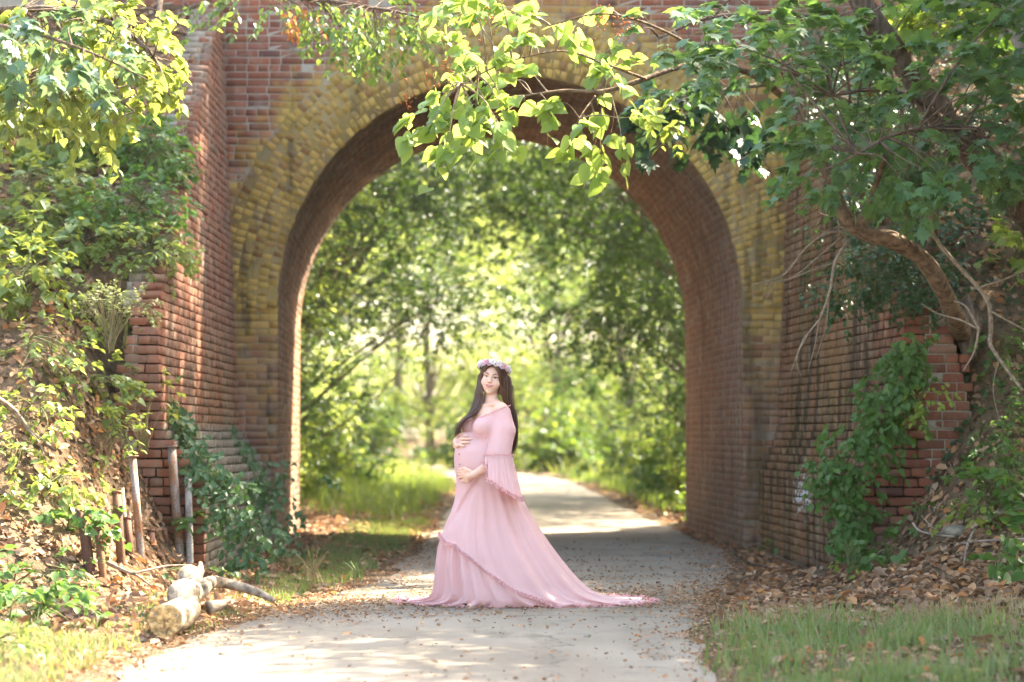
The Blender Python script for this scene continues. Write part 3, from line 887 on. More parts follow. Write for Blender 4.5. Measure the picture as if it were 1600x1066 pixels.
GREENS = [(.09, .16, .05), (.12, .20, .06), (.17, .21, .08), (.13, .18, .06), (.33, .28, .15)]
GT = [(.16, .28, .04), (.24, .34, .06), (.32, .32, .10)]
STRAW = [(.34, .25, .13), (.42, .33, .19), (.26, .19, .09), (.16, .19, .06)]; ST = [(.35, .26, .12), (.42, .34, .18)]
def dg(X, Y):
    e = pathd(X, Y)
    return sstep(-.12, .5, e) * sstep(15.3, 12.9, Y + 1.7 * (vnoise(X * 1.6, Y * 1.6, 41) - .5) + .8 * (vnoise(X * 5, Y * 5, 48) - .5)) * np.clip(2.2 * (vnoise(X * 2.4, Y * 2.0, 42) - .28), .08, 1.1)
X, Y = scatter(46000, .7, 3.8, 10.6, 15.6, dg)
grass('grass', X, Y, .085, GREENS, GT)
X, Y = scatter(9000, .9, 3.8, 10.6, 15.2, lambda X, Y: dg(X, Y) * (vnoise(X * 1.5, Y * 1.5, 43) > .55))
grass('tall_grass', X, Y, .17, GREENS, GT, .006, .5)
X, Y = scatter(9000, .9, 4.0, 13.6, 16.6, lambda X, Y: sstep(.1, .5, pathd(X, Y)) * np.exp(-((Y - 15.1) / .6) ** 2))
grass('straw', X, Y, .09, STRAW, ST)
X, Y = scatter(110000, -2.9, -.2, 17.0, 34.0, lambda X, Y: sstep(.05, .4, pathd(X, Y)) * sstep(1.25, .5, pathd(X, Y)) * np.clip(1.9 * vnoise(X * 2.5, Y * 1.2, 44) - .25, 0, 1))
grass('verge_grass', X, Y, .09, GREENS, GT)
X, Y = scatter(12000, -3.3, -1.5, 13.6, 17.5, lambda X, Y: sstep(.0, .15, pathd(X, Y)) * .5 * (vnoise(X * 3, Y * 3, 45) > .62))
grass('grass_tufts', X, Y, .06, GREENS, GT)
X, Y = scatter(12000, -3.2, -1.7, 10.6, 13.6, lambda X, Y: sstep(.1, .3, pathd(X, Y)) * (.3 + .7 * vnoise(X * 2, Y * 2, 46)))
grass('dry_grass', X, Y, .10, STRAW + GREENS, ST + GT, .005, .6)
X, Y = scatter(70000, -6.5, 5.5, 31.5, 72, lambda X, Y: sstep(.1, .9, pathd(X, Y)) * np.where(X < 0, sstep(33, 37, Y), .7 * sstep(34, 39, Y)) * (.3 + vnoise(X, Y, 47)))
grass('far_grass', X, Y, .26, GREENS[:4], [(.22, .32, .04), (.32, .38, .05)], .011, .5)
X, Y = scatter(16000, -16, 6, 60, 110, lambda X, Y: sstep(.3, 1.2, pathd(X, Y)))
grass('meadow_grass', X, Y, .5, [(.10, .17, .04), (.16, .20, .07)], [(.30, .36, .06), (.40, .40, .09)], .03, .5)

def ground_hit(px, py, y0=11.0, y1=24.7):
    ys = np.arange(y0, y1, .05); P = np.array([at(px, py, y) for y in ys])
    k = np.nonzero(P[:, 2] < height(P[:, 0], P[:, 1]))[0]
    return float(ys[k[0]]) if len(k) else y1
# ------------------------------------------------------------------ rusty pipes standing in the litter
def rust(name, a, b, metallic=.25):
    t = NT(name); p = t.n('ShaderNodeTexCoord').outputs['Object']
    n = t.noise(14, t.scl(p, (1, 1, .35)), 6, .65); f = t.noise(80, p, 4)
    c = t.mix(t.mapr(n, .4, .62), a, b); c = t.mix(t.mapr(f, .5, .75), c, (.05, .028, .02))
    return t.done(t.bsdf(c, .75, .3, t.bump(t.addn(n, f), .5, .004), Metallic=metallic))
M_RUST = rust('brown rusted steel', (.085, .04, .03), (.17, .075, .04))
M_RUSTO = rust('orange rusted steel', (.22, .10, .045), (.12, .055, .035))
M_ZINC = rust('weathered grey steel', (.30, .28, .26), (.27, .13, .06), .35)
M_ZINCW = rust('pale grey steel', (.48, .46, .44), (.30, .27, .24), .3)
M_INSIDE = mat_plain('dark pipe inside', (.02, .014, .012))
M_FLAKE = mat_plain('flaking whitish paint', (.42, .45, .46), .8, .2, .35, 60)
def pipe(bx, by, tx, ty, wpx, Y, mat, label, cap='lip', dy=.06, scraps=0):
    dY = min(19.2, ground_hit(bx, by - 4)) - Y; Y += dY; b = at(bx, by, Y); tp = at(tx, ty, Y + dy); r = wpx / 2 / (F_PX / Y)
    b = np.array([b[0], b[1], min(b[2], gz(b[0], b[1]))]) - unit(tp - b) * .12
    root = empty('steel_pipe', tuple(b), label=label, cat='pipe', group='rusty pipes planted at the foot of the bank')
    ax = unit(tp - b); ref = unit(np.cross(ax, [0, 1.0, 0])); B = np.cross(ax, ref)
    n = 18; a = np.linspace(0, 2 * np.pi, n, endpoint=False)
    circ = np.cos(a)[:, None] * ref + np.sin(a)[:, None] * B
    cut = (np.cos(a) * .9 * r)[:, None] * ax * (1 if cap == 'slant' else .0)
    jag = ax * (rng.uniform(-.004, .004, n))[:, None]
    mb = MB(); mb.grid(np.array([b + circ * r, b + (tp - b) * .5 + circ * r * 1.01, tp + circ * r + cut + jag, tp + circ * r * .84 + cut + jag, tp - ax * .12 + circ * r * .84]), close_v=True)
    mb.build('tube', mat, root, True)
    mi = MB(); mi.add(tp - ax * .1 + circ * r * .85, [np.arange(n)[None]]); mi.build('bore_shade', M_INSIDE, root)  # near-black disc stands in for the shade down the pipe
    if cap in ('lip', 'plate'):
        mb = MB(); q = 1.12 if cap == 'lip' else 1.5; hh = .018 if cap == 'lip' else .006
        o = tp - ax * hh
        rag = 1 + (rng.uniform(-.12, .12, n) if cap == 'plate' else 0)
        rr = (circ * r) * (q * rag if cap == 'lip' else (q * rag)[:, None])
        mb.grid(np.array([o + circ * r * .98, o + rr, o + rr + ax * hh * 1.2, tp + circ * r * .86 + ax * hh * .3]), close_v=True)
        mb.build('rim' if cap == 'lip' else 'mushroomed_rim', mat, root, True)
    for i in range(scraps):
        u = rng.uniform(.25, .85); aa = rng.uniform(-2.4, -.9)
        c = b + (tp - b) * u; mb = MB(); m = 7
        q = np.linspace(0, 2 * np.pi, m, endpoint=False)
        pts = []
        for w in q:
            da = aa + .32 * math.cos(w) * rng.uniform(.5, 1.2); hgt = .03 * math.sin(w) * rng.uniform(.6, 1.5)
            pts.append(c + (math.cos(da) * ref + math.sin(da) * B) * (r * 1.02) + ax * hgt)
        mb.add(pts, [np.arange(m)[None]]); mb.build('paint_flake', M_FLAKE, root)
    return root
pipe(142, 905, 128, 800, 17, 17.0, M_RUST, 'thick brown pipe with a slanted torn top and whitish paint flakes', 'slant', scraps=7)
pipe(162, 914, 153, 825, 12, 16.9, M_RUSTO, 'short brown pipe with a lipped top beside the torn thick one', 'lip', scraps=2)
pipe(190, 889, 182, 768, 14, 17.5, M_RUSTO, 'tall orange brown pipe with a dark flat lip', 'lip')
pipe(199, 870, 190, 763, 8, 18.3, M_ZINC, 'thin grey brown pipe half hidden behind the tall orange one', 'none')
pipe(206, 882, 199, 809, 11, 17.6, M_RUST, 'dark brown pipe with a ring lip in front of the grey pole', 'lip')
pipe(221, 882, 207, 713, 12, 17.6, M_ZINC, 'tallest grey pole with a hammered rusty top', 'plate')
pipe(238, 862, 236, 829, 11, 18.2, M_RUST, 'shortest dark stub standing alone in the litter', 'lip')
pipe(261, 856, 258, 826, 8, 18.4, M_RUST, 'narrow dark stub behind the little green seedling', 'none')
pipe(281, 832, 268, 698, 14, 18.9, M_ZINC, 'tall orange and grey pole with a bent cap before the brick wing wall', 'plate')
pipe(297, 815, 294, 745, 11, 19.15, M_ZINCW, 'pale grey pipe leaning on the end of the brick wing wall', 'none')

# ------------------------------------------------------------------ logs and dead branches
M_LOG = mat_plain('bare weathered wood', (.36, .27, .18), .85, .15, .4, 9, .8, .012, (2.2, .55, 2.2), col2=(.24, .18, .125))
M_CUT = mat_plain('rotten cut wood', (.55, .36, .16), .9, .1, .55, 26, 1.0, .02)
M_DEAD = mat_plain('grey dead branch', (.24, .19, .15), .9, .1, .35, 20, .6, .006)
M_REDWOOD = mat_plain('split brown log', (.25, .14, .075), .9, .1, .45, 8, .9, .02, (.7, 2.2, 2.6))
def limb(mb, pts, r0, r1, sides=10, n=18, wob=.06):
    c = curve(pts, n); mb.tube(c, np.linspace(r0, r1, len(c)) * (1 + .06 * np.sin(np.arange(len(c)) * .7)), sides, wob=wob); return c
lg = empty('fallen_log', (-1.95, 14, .05), label='pale barkless log with a rotten yellow cut end lying beside the path', cat='log')
mb = MB()
a0 = atz(258, 970, .115); a1 = atz(292, 952, .12); a2 = at(300, 918, 15.6); a3 = at(312, 895, 16.3)
limb(mb, [a0, a1, at(283, 930, 14.9), at(303, 925, 15.4), at(296, 902, 15.9)], .092, .078, 16, 22)
mb.build('trunk', M_LOG, lg, True)
mb = MB(); limb(mb, [at(312, 925, 15.3), at(330, 910, 15.7), at(355, 912, 15.9), at(400, 925, 15.8), at(427, 938, 15.7)], .05, .022, 9, 16)
mb.build('branch', M_LOG, lg, True)
mb = MB(); limb(mb, [at(303, 912, 15.6), at(312, 893, 15.9), at(313, 880, 16.0)], .04, .015, 8, 8)
mb.build('branch_stub', M_LOG, lg, True)
mb = MB(); limb(mb, [at(325, 950, 14.9), at(345, 945, 14.95), at(360, 938, 15.0)], .045, .012, 8, 8)
mb.build('branch_stub', M_LOG, lg, True)
ax = unit(a0 - a1); ref = unit(np.cross(ax, Z0)); B = np.cross(ref, ax)
mb = MB(); rings = []
for q in np.linspace(1, 0.02, 9):
    an = np.linspace(0, 2 * np.pi, 26, endpoint=False)
    rr = .097 * q * (1 + .06 * np.sin(an * 3) + .04 * np.sin(an * 7 + 1))
    rings.append(a0 + (np.cos(an) * rr)[:, None] * ref + (np.sin(an) * rr)[:, None] * B + ax * (.004 + rng.uniform(-.008, .014, 26) * (q < .99))[:, None])
mb.grid(np.array(rings), close_v=True); mb.build('cut_end', M_CUT, lg)

def branchy(name, paths, mat, label, cat='branch', group=None, loc=None):
    """paths: (points, r0, r1); one continuous dead branch with its forks"""
    root_p = np.asarray(paths[0][0][0], float)
    mb = MB()
    for pts, r0, r1 in paths: limb(mb, pts, r0, r1, 7, 14, .04)
    return mb.build(name, mat, None, True, label=label, cat=cat, group=group) if loc is None else None
def G(px, py, Y, lift=.03):
    p = at(px, py, Y); return p
bl = empty('rotting_log', tuple(at(40, 730, 18.6)), label='long split brown log sliding down the sunny leaf covered bank', cat='log')
mb = MB(); limb(mb, [at(-40, 690, 18.4), at(20, 722, 18.5), at(60, 745, 18.6), at(95, 768, 18.6)], .085, .035, 12, 16, .12); mb.build('trunk', M_REDWOOD, bl, True)
mb = MB(); limb(mb, [at(30, 722, 18.4), at(60, 738, 18.5), at(85, 742, 18.6)], .03, .008, 6, 8, .12); mb.build('splinter', M_REDWOOD, bl, True)
branchy('dead_branch', [([at(-20, 612, 17.4), at(20, 640, 17.6), at(45, 672, 17.7), at(80, 700, 17.9), at(125, 742, 18.1)], .022, .016), ([at(40, 668, 17.7), at(60, 690, 17.6), at(72, 720, 17.5)], .008, .003)], M_DEAD,
        'grey bare pole lying diagonally above the split log on the bank', 'branch')
branchy('dead_branch', [([at(168, 880, 17.0), at(190, 890, 16.9), at(215, 900, 16.8), at(235, 915, 16.6)], .016, .007), ([at(205, 897, 16.8), at(235, 890, 16.9), at(262, 884, 17.1), at(300, 883, 17.3)], .01, .004)], M_DEAD,
        'forked grey stick lying in the litter between the pipes and the log', 'branch')
branchy('dead_branch', [([at(95, 930, 16.2), at(105, 915, 16.3), at(113, 890, 16.5)], .014, .008), ([at(95, 820, 17.2), at(103, 835, 17.1), at(110, 850, 17.0)], .013, .006)], M_DEAD,
        'short broken grey stick lying left of the thick torn pipe', 'branch')
rl = empty('rotting_log', tuple(at(1560, 805, 18.0)), label='cracked yellow brown log lying on top of the litter mound beside the bushes', cat='log')
mb = MB(); limb(mb, [at(1508, 832, 18.1), at(1540, 812, 18.1), at(1575, 803, 18.0), at(1640, 790, 17.9)], .02, .065, 12, 16, .14); mb.build('trunk', M_REDWOOD, rl, True)
mb = MB(); limb(mb, [at(1518, 826, 18.0), at(1560, 802, 17.95), at(1640, 784, 17.85)], .012, .03, 7, 12, .15); mb.build('bark_strip', M_LOG, rl, True)
branchy('dead_branch', [([at(1426, 818, 18.4), at(1438, 830, 18.3), at(1465, 836, 18.2), at(1492, 839, 18.1)], .01, .007), ([at(1440, 806, 18.4), at(1455, 822, 18.3), at(1470, 835, 18.2)], .005, .003)], M_DEAD,
        'thin forked twig propped against the red brick end wall', 'twig')
branchy('dead_branch', [([at(1500, 850, 17.8), at(1540, 845, 17.5), at(1620, 842, 17.2)], .007, .01), ([at(1506, 880, 17.3), at(1512, 850, 17.5), at(1524, 825, 17.8)], .006, .012)], M_DEAD,
        'crossed grey sticks lying on the litter below the cracked log', 'branch')
branchy('dead_branch', [([at(1545, 935, 16.0), at(1570, 945, 15.7), at(1605, 962, 15.4)], .008, .013)], M_DEAD, 'reddish stick between the litter and the grass on the right', 'branch')
mb = MB(); c = at(1493, 831, 18.3); v = []
for i in range(7):
    for j in range(10):
        th = math.pi * i / 6; ph = 2 * math.pi * j / 10
        v.append(c + np.array([.11 * math.sin(th) * math.cos(ph), .09 * math.sin(th) * math.sin(ph), .055 * math.cos(th)]) * (1 + rng.uniform(-.09, .09)))
mb.grid(np.array(v).reshape(7, 10, 3), close_v=True)
M_STONE = mat_plain('pale stone', (.28, .24, .185), .9, .1, .3, 18, .6, .01)
mb.build('stone', M_STONE, label='pale flat stone resting on the mound against the brick end wall', cat='stone')
for px_, py_, lab in ((918, 994, 'small brown clod lying alone on the concrete in front of the dress'), (1284, 888, 'small clod at the right edge of the path'), (347, 1022, 'little pebble lying on the concrete by the log')):
    c = atz(px_, py_, .02); mb = MB()
    v = [c + np.array([.022 * math.sin(th) * math.cos(ph), .02 * math.sin(th) * math.sin(ph), .014 * math.cos(th)]) * rng.uniform(.8, 1.25) for th in np.linspace(0, math.pi, 5) for ph in np.linspace(0, 2 * math.pi, 8, endpoint=False)]
    mb.grid(np.array(v).reshape(5, 8, 3), close_v=True); mb.build('stone', M_STONE, label=lab, cat='stone')
# ------------------------------------------------------------------ the trees and climbers round the bridge
G_CAT = mat_leaf('catalpa leaf', [(.13, .23, .05), (.16, .27, .06), (.13, .23, .06)], [(.40, .52, .09), (.48, .58, .13), (.34, .46, .07)], .5, .42)
G_MAP = mat_leaf('maple leaf', [(.075, .16, .065), (.095, .19, .07), (.08, .17, .085)], [(.20, .36, .07), (.28, .43, .07)], .38, .38)
G_MAPD = mat_leaf('maple leaf coloured shaded', [(.022, .065, .032), (.03, .08, .035)], [(.05, .12, .03), (.07, .15, .03)], .3, .4)  # maple leaf darkened so the hanging bough reads as in shade
G_BANK = mat_leaf('bank plant leaf', [(.13, .20, .06), (.17, .24, .065), (.12, .19, .065)], [(.36, .42, .07), (.46, .50, .09)], .45, .35)
G_BLUE = mat_leaf('greyish leaf', [(.09, .16, .11), (.12, .20, .13)], [(.16, .28, .10), (.22, .34, .12)], .35, .38)
G_IVY = mat_leaf('ivy leaf', [(.022, .06, .022), (.035, .085, .03), (.03, .07, .025)], [(.06, .14, .02), (.09, .18, .03)], .25, .4)
G_CREEP = mat_leaf('creeper leaf', [(.055, .12, .05), (.075, .145, .055), (.06, .13, .045)], [(.10, .22, .06), (.15, .27, .06)], .3, .38)
G_VINE = mat_leaf('climbing plant leaf', [(.065, .135, .032), (.085, .165, .04), (.07, .145, .03)], [(.13, .28, .04), (.20, .34, .05)], .38, .4)
G_YOUNG = mat_leaf('young yellow green leaf', [(.16, .24, .04), (.20, .28, .05)], [(.40, .50, .07), (.50, .56, .09)], .45, .42)
M_ORANGE = mat_leaf('withered orange leaf', [(.40, .12, .03), (.48, .18, .05)], [(.5, .2, .05), (.6, .28, .08)], .4, .6)

def leafy(root, twigs, sprays, mat, kind, n_single=0, stemmat=M_TWIG, leafname='leaf', rest='foliage', restkind='stuff'):
    """children of a plant: joined twigs, single leaves for the largest, the remaining foliage as one part"""
    P, D, N, S = [np.concatenate(q) for q in zip(*sprays)]
    px = pix(P); d = np.linalg.norm(P - [0, 0, CAM_H], axis=1)
    if n_single:
        seen = (px[:, 0] > -5) & (px[:, 0] < 1605) & (px[:, 1] > -5) & (px[:, 1] < 1070)
        val = S / d * seen * rng.uniform(.6, 1, len(S))
        order = np.argsort(-val)[:n_single]; order = order[val[order] > 0]
    else: order = np.zeros(0, int)
    T, F = leaf_template(kind)
    if len(order):
        mb = MB(); mb.add(T, F); me = mb.mesh(leafname, mat)
        Rm = frames(D[order], N[order]); loc = np.array(root.location)
        for p, r, s in zip(P[order], Rm, S[order]):
            o = bpy.data.objects.new(leafname, me); COL.objects.link(o); o.parent = root
            A = np.eye(4); A[:3, 0] = r[0] * s; A[:3, 1] = r[1] * s; A[:3, 2] = r[2] * s; A[:3, 3] = p - loc
            o.matrix_local = Matrix(A.tolist())
    keep = np.ones(len(P), bool); keep[order] = False
    if keep.any():
        mb = MB(); put_leaves(mb, P[keep], D[keep], N[keep], S[keep], kind); mb.build(rest, mat, root, **({'kind': restkind} if restkind else {}))
    if twigs is not None and twigs.n: twigs.build('twig', stemmat, root, True, kind='stuff')

def fill(twigs, nodes, cloud, per, length, size, droop=.3, pull=None, r=.006, conn=True, flat=.4):
    """a twig from the nearest node out to each point of the cloud, with its leaves"""
    out = []; nodes = np.asarray(nodes)
    for c in cloud:
        d2 = ((nodes - c) ** 2).sum(1); nd = nodes[int(d2.argmin())]
        g = c - nd; L = np.linalg.norm(g)
        if L > .01 and conn and (L < .55 or rng.random() < .12):
            m = (c + nd) / 2 + np.array([0, 0, .06 * L]) + rng.normal(0, .04 * L, 3)
            twigs.tube(curve([nd, m, c], 8), np.linspace(min(.018, r * (1 + 2 * L)), r * .45, 9)[:len(curve([nd, m, c], 8))], 4, cap=False)
        dr = unit((g / (L + 1e-6) if L > .05 else rng.normal(0, 1, 3)) + rng.normal(0, .35, 3) + (0 if pull is None else np.asarray(pull)))
        tip = c + dr * length - np.array([0, 0, droop * length])
        twigs.tube(curve([c, c + dr * length * .5 - np.array([0, 0, droop * length * .25]), tip], 6), [r * .5] * 3 + [r * .3] * 4 if False else r * .4, 3, cap=False)
        out.append(spray(c, dr, per, length, droop, size=size, flat=flat))
    return out
def cloud_px(n, ells, Y0, Y1):
    """points spread through ellipses (cx, cy, rx, ry, weight) seen in the photograph, at depths Y0..Y1"""
    w = np.array([e[2] * e[3] * (e[4] if len(e) > 4 else 1) for e in ells], float); w /= w.sum()
    out = []
    for k in rng.choice(len(ells), n, p=w):
        cx, cy, rx, ry = ells[k][:4]; a = rng.uniform(0, 2 * np.pi); q = math.sqrt(rng.random())
        out.append(at(cx + rx * q * math.cos(a), cy + ry * q * math.sin(a), rng.uniform(Y0, Y1)))
    return np.array(out)
def P_(seq): return [at(*q) for q in seq]

# the tree with the snaking trunk, whose long limb carries the big heart shaped leaves over the arch
ct = empty('leaning_tree', tuple(at(1492, 500, 19.0)), label='snaking brown tree whose long limb holds heart shaped leaves before the arch', cat='tree')
tb = MB()
c1 = limb(tb, P_([(1503, 520, 19.3), (1490, 490, 19.0), (1466, 440, 18.7), (1436, 400, 18.6), (1392, 374, 18.5), (1345, 362, 18.5), (1316, 332, 18.5), (1296, 275, 18.6), (1264, 215, 18.7), (1236, 150, 18.8), (1230, 90, 18.9), (1245, -20, 19)]), .082, .032, 14, 60, .09)
tb.build('trunk', M_BARKW, ct, True)
lb_ = MB()
cF = limb(lb_, P_([(1226, 152, 18.8), (1180, 118, 18.4), (1120, 101, 18.0), (1060, 105, 17.7), (1000, 126, 17.5), (940, 143, 17.4), (880, 142, 17.3), (820, 150, 17.2)]), .034, .008, 8, 40)
cF2 = limb(lb_, P_([(1120, 101, 18.0), (1060, 60, 17.6), (990, 30, 17.4), (930, 22, 17.3), (860, 40, 17.3)]), .014, .005, 6, 24)
cF3 = limb(lb_, P_([(1010, 124, 17.5), (940, 98, 17.3), (880, 80, 17.2), (800, 95, 17.1), (720, 130, 17.0)]), .011, .004, 6, 24)
cF4 = limb(lb_, P_([(930, 150, 17.4), (905, 185, 17.2), (895, 215, 17.1)]), .007, .003, 5, 8)
limb(lb_, P_([(1344, 362, 18.5), (1362, 310, 18.4), (1385, 240, 18.2)]), .036, .02, 7, 12)
limb(lb_, P_([(1342, 350, 18.5), (1390, 318, 18.3), (1432, 270, 18.1)]), .02, .012, 6, 12)
lb_.build('limb', M_BARKW, ct, True)
sp = []
def hearts(cells, per, length, size, pull):
    out = []
    for (cx, cy, rx, ry, n) in cells:
        for q in range(n):
            out.append(at(cx + rng.uniform(-rx, rx), cy + rng.uniform(-ry, ry), rng.uniform(16.7, 17.6)))
    return fill(tw, np.vstack([cF, cF2, cF3, cF4]), out, per, length, size, .45, pull, .005, flat=.55)
tw = MB()
sp += hearts([(790, 60, 70, 60, 12), (900, 60, 80, 50, 9), (730, 150, 60, 30, 11), (820, 150, 70, 45, 12), (690, 190, 30, 20, 4), (970, 90, 35, 50, 4), (915, 205, 45, 22, 4), (965, 190, 20, 15, 3), (770, 15, 60, 20, 6)], 8, .28, .112, (-.5, -.2, -.1))
leafy(ct, tw, sp, G_CAT, 'heart', 300)
# dry flower panicles of the same limb
mb = MB()
for cx, cy in ((672, 130), (700, 108), (760, 20), (940, 30), (975, 45), (640, 150)):
    c = at(cx, cy, 17.0)
    for i in range(26):
        q = c + rng.normal(0, .035, 3) * [1, 1, 1.7]
        mb.tube([q, q + rng.normal(0, .012, 3)], .0045, 4)
mb.build('dry_panicle', M_ORANGE, ct, kind='stuff')

# hanging bare twigs of the snaking tree
branchy('bare_branch', [(P_([(1322, 362, 18.4), (1288, 366, 18.3), (1255, 392, 18.2), (1225, 430, 18.1), (1175, 445, 18.0)]), .011, .003),
    (P_([(1318, 368, 18.4), (1280, 400, 18.3), (1240, 432, 18.2), (1190, 446, 18.1)]), .008, .003), (P_([(1240, 410, 18.2), (1215, 440, 18.2), (1195, 470, 18.2)]), .004, .002),
    (P_([(1328, 374, 18.4), (1304, 410, 18.3), (1298, 450, 18.2), (1280, 500, 18.1), (1255, 530, 18.1), (1236, 582, 18.0)]), .014, .003),
    (P_([(1300, 412, 18.3), (1262, 425, 18.2), (1225, 440, 18.2)]), .007, .003), (P_([(1280, 500, 18.1), (1272, 545, 18.1), (1262, 580, 18.1)]), .005, .002),
    (P_([(1296, 455, 18.2), (1290, 510, 18.2), (1275, 560, 18.2)]), .005, .002), (P_([(1262, 522, 18.1), (1245, 560, 18.0), (1252, 590, 18.0)]), .004, .002)],
    M_TWIG, 'dry pale branch hanging in bare forks in front of the stained wing wall', 'branch')
branchy('bare_branch', [(P_([(1330, 180, 18.6), (1250, 190, 18.6), (1210, 215, 18.6), (1165, 245, 18.6), (1135, 260, 18.6)]), .007, .003), (P_([(1300, 340, 18.6), (1240, 320, 18.4), (1195, 312, 18.3)]), .005, .002)],
    M_TWIG, 'thin bare branch reaching left below the maple leaves', 'branch')
# burl and little stump in the ivy
def lump(name, c, rx, ry, rz_, mat, label, cat, n=.22):
    mb = MB(); A, B_ = 16, 22; V = np.zeros((A, B_, 3))
    for i in range(A):
        for j in range(B_):
            th = math.pi * i / (A - 1); ph = 2 * math.pi * j / B_
            k = 1 + n * (vnoise(3 * math.cos(ph) + 9, 4 * th + 3 * math.sin(ph) + 9, 77) - .5) * 2 * (0 < i < A - 1)
            V[i, j] = c + np.array([rx * math.sin(th) * math.cos(ph), ry * math.sin(th) * math.sin(ph), rz_ * math.cos(th)]) * k
    mb.grid(V, close_v=True); return mb.build(name, mat, None, True, label=label, cat=cat)
M_STUMP = mat_plain('cracked grey stump', (.16, .13, .105), .95, .1, .5, 8, 1.0, .03, (3, 3, .6))
st = empty('sapling', tuple(at(1456, 400, 20.4)), label='slim upright grey trunk rising from a cracked grey burl in the ivy', cat='tree')
mb = MB(); limb(mb, P_([(1456, 420, 20.2), (1458, 350, 20.0), (1452, 290, 19.9), (1446, 200, 19.8)]), .055, .035, 9, 16); mb.build('trunk', M_BARKW, st, True)
o = lump('burl', at(1470, 415, 20.9), .26, .25, .24, M_STUMP, None, None); o.parent = st; o.matrix_parent_inverse = Matrix.Translation(st.location).inverted()
lump('stump', at(1512, 512, 19.45), .10, .10, .24, M_STUMP, 'small hollow rotten stump between the leaning tree and the sapling', 'stump', .35)
branchy('bare_sapling', [(P_([(1424, 268, 18.6), (1440, 330, 18.4), (1470, 385, 18.3), (1520, 440, 18.2), (1545, 475, 18.1), (1548, 520, 18.1)]), .014, .018),
    (P_([(1548, 520, 18.1), (1548, 540, 18.0), (1575, 580, 17.9), (1598, 610, 17.8)]), .016, .01), (P_([(1520, 452, 18.2), (1560, 440, 18.1), (1620, 415, 18.0)]), .010, .006),
    (P_([(1545, 485, 18.1), (1572, 500, 18.0), (1610, 520, 18.0)]), .008, .006), (P_([(1530, 515, 18.1), (1510, 480, 18.2), (1490, 470, 18.3)]), .012, .004),
    (P_([(1530, 515, 18.1), (1500, 500, 18.2), (1465, 490, 18.3), (1440, 475, 18.3)]), .009, .004), (P_([(1530, 512, 18.1), (1522, 550, 18.1), (1505, 580, 18.1)]), .010, .005),
    (P_([(1425, 290, 18.6), (1438, 335, 18.6), (1440, 380, 18.5)]), .008, .004), (P_([(1560, 560, 18.0), (1552, 610, 17.9), (1562, 660, 17.9)]), .004, .002)],
    M_TWIG, 'pale twisted bare sapling with root like forks on the ivy slope', 'sapling')

# maple over the right bank
mt_ = empty('maple_tree', tuple(at(1640, 460, 20.0)), label='rough barked maple leaning left with a dense crown of lobed leaves over the ivy slope', cat='tree')
mb = MB()
m1 = limb(mb, P_([(1700, 520, 20.6), (1640, 400, 20.0), (1590, 310, 19.6), (1520, 240, 19.2), (1460, 165, 19.0), (1405, 90, 18.8), (1360, 30, 18.6), (1320, -50, 18.5)]), .14, .09, 14, 40, .06); mb.build('trunk', M_BARK, mt_, True)
mb = MB()
m3 = limb(mb, P_([(1500, 215, 19.1), (1440, 160, 18.4), (1370, 140, 17.8), (1300, 150, 17.5)]), .03, .01, 7, 16)
m4 = limb(mb, P_([(1560, 280, 19.4), (1540, 220, 18.4), (1480, 200, 17.6), (1400, 210, 17.0), (1340, 240, 16.8)]), .03, .01, 7, 20)
m5 = limb(mb, P_([(1370, 40, 18.6), (1300, 30, 18.3), (1200, 20, 18.2), (1100, 30, 18.1), (1030, 60, 18.0)]), .03, .008, 7, 24)
m6 = limb(mb, P_([(1330, 95, 18.5), (1300, 105, 18.4), (1240, 100, 18.4), (1200, 110, 18.4)]), .012, .006, 6, 12)
mb.build('limb', M_BARK, mt_, True)
nodes = np.vstack([m1[20:], m3[5:], m4[5:], m5, m6])
tw = MB()
cl = cloud_px(250, [(1480, 200, 130, 95, 1.5), (1380, 240, 120, 55, 1.6), (1560, 130, 70, 130, 1.0), (1320, 150, 90, 80, 1.0), (1290, 250, 70, 38, 1.6), (1450, 60, 160, 70, .9), (1240, 50, 130, 60, 1.2), (1090, 50, 90, 55, 1.1), (1160, 100, 80, 30, .9)], 16.6, 18.6)
sp = fill(tw, nodes, cl, 11, .30, .105, .35, (-.35, -.35, -.15), .005)
leafy(mt_, tw, sp, G_MAP, 'maple', 300, M_BARK)
m2 = empty('pale_trunk_tree', tuple(at(1640, 200, 19)), label='smooth pale trunk leaning in at the top corner beside the maple', cat='tree')
mb = MB(); n2 = limb(mb, P_([(1660, 240, 19.4), (1612, 100, 18.9), (1590, 30, 18.7), (1570, -40, 18.5)]), .10, .08, 12, 16); mb.build('trunk', mat_plain('pale smooth bark', (.36, .33, .30), .8, .15, .2, 14, .3, .006), m2, True)
tw = MB(); sp = fill(tw, n2, cloud_px(26, [(1500, 15, 110, 28)], 18.6, 19.4), 9, .3, .12, .3, (-.4, 0, -.1), .005)
leafy(m2, tw, sp, G_YOUNG, 'maple', 60, M_BARK)
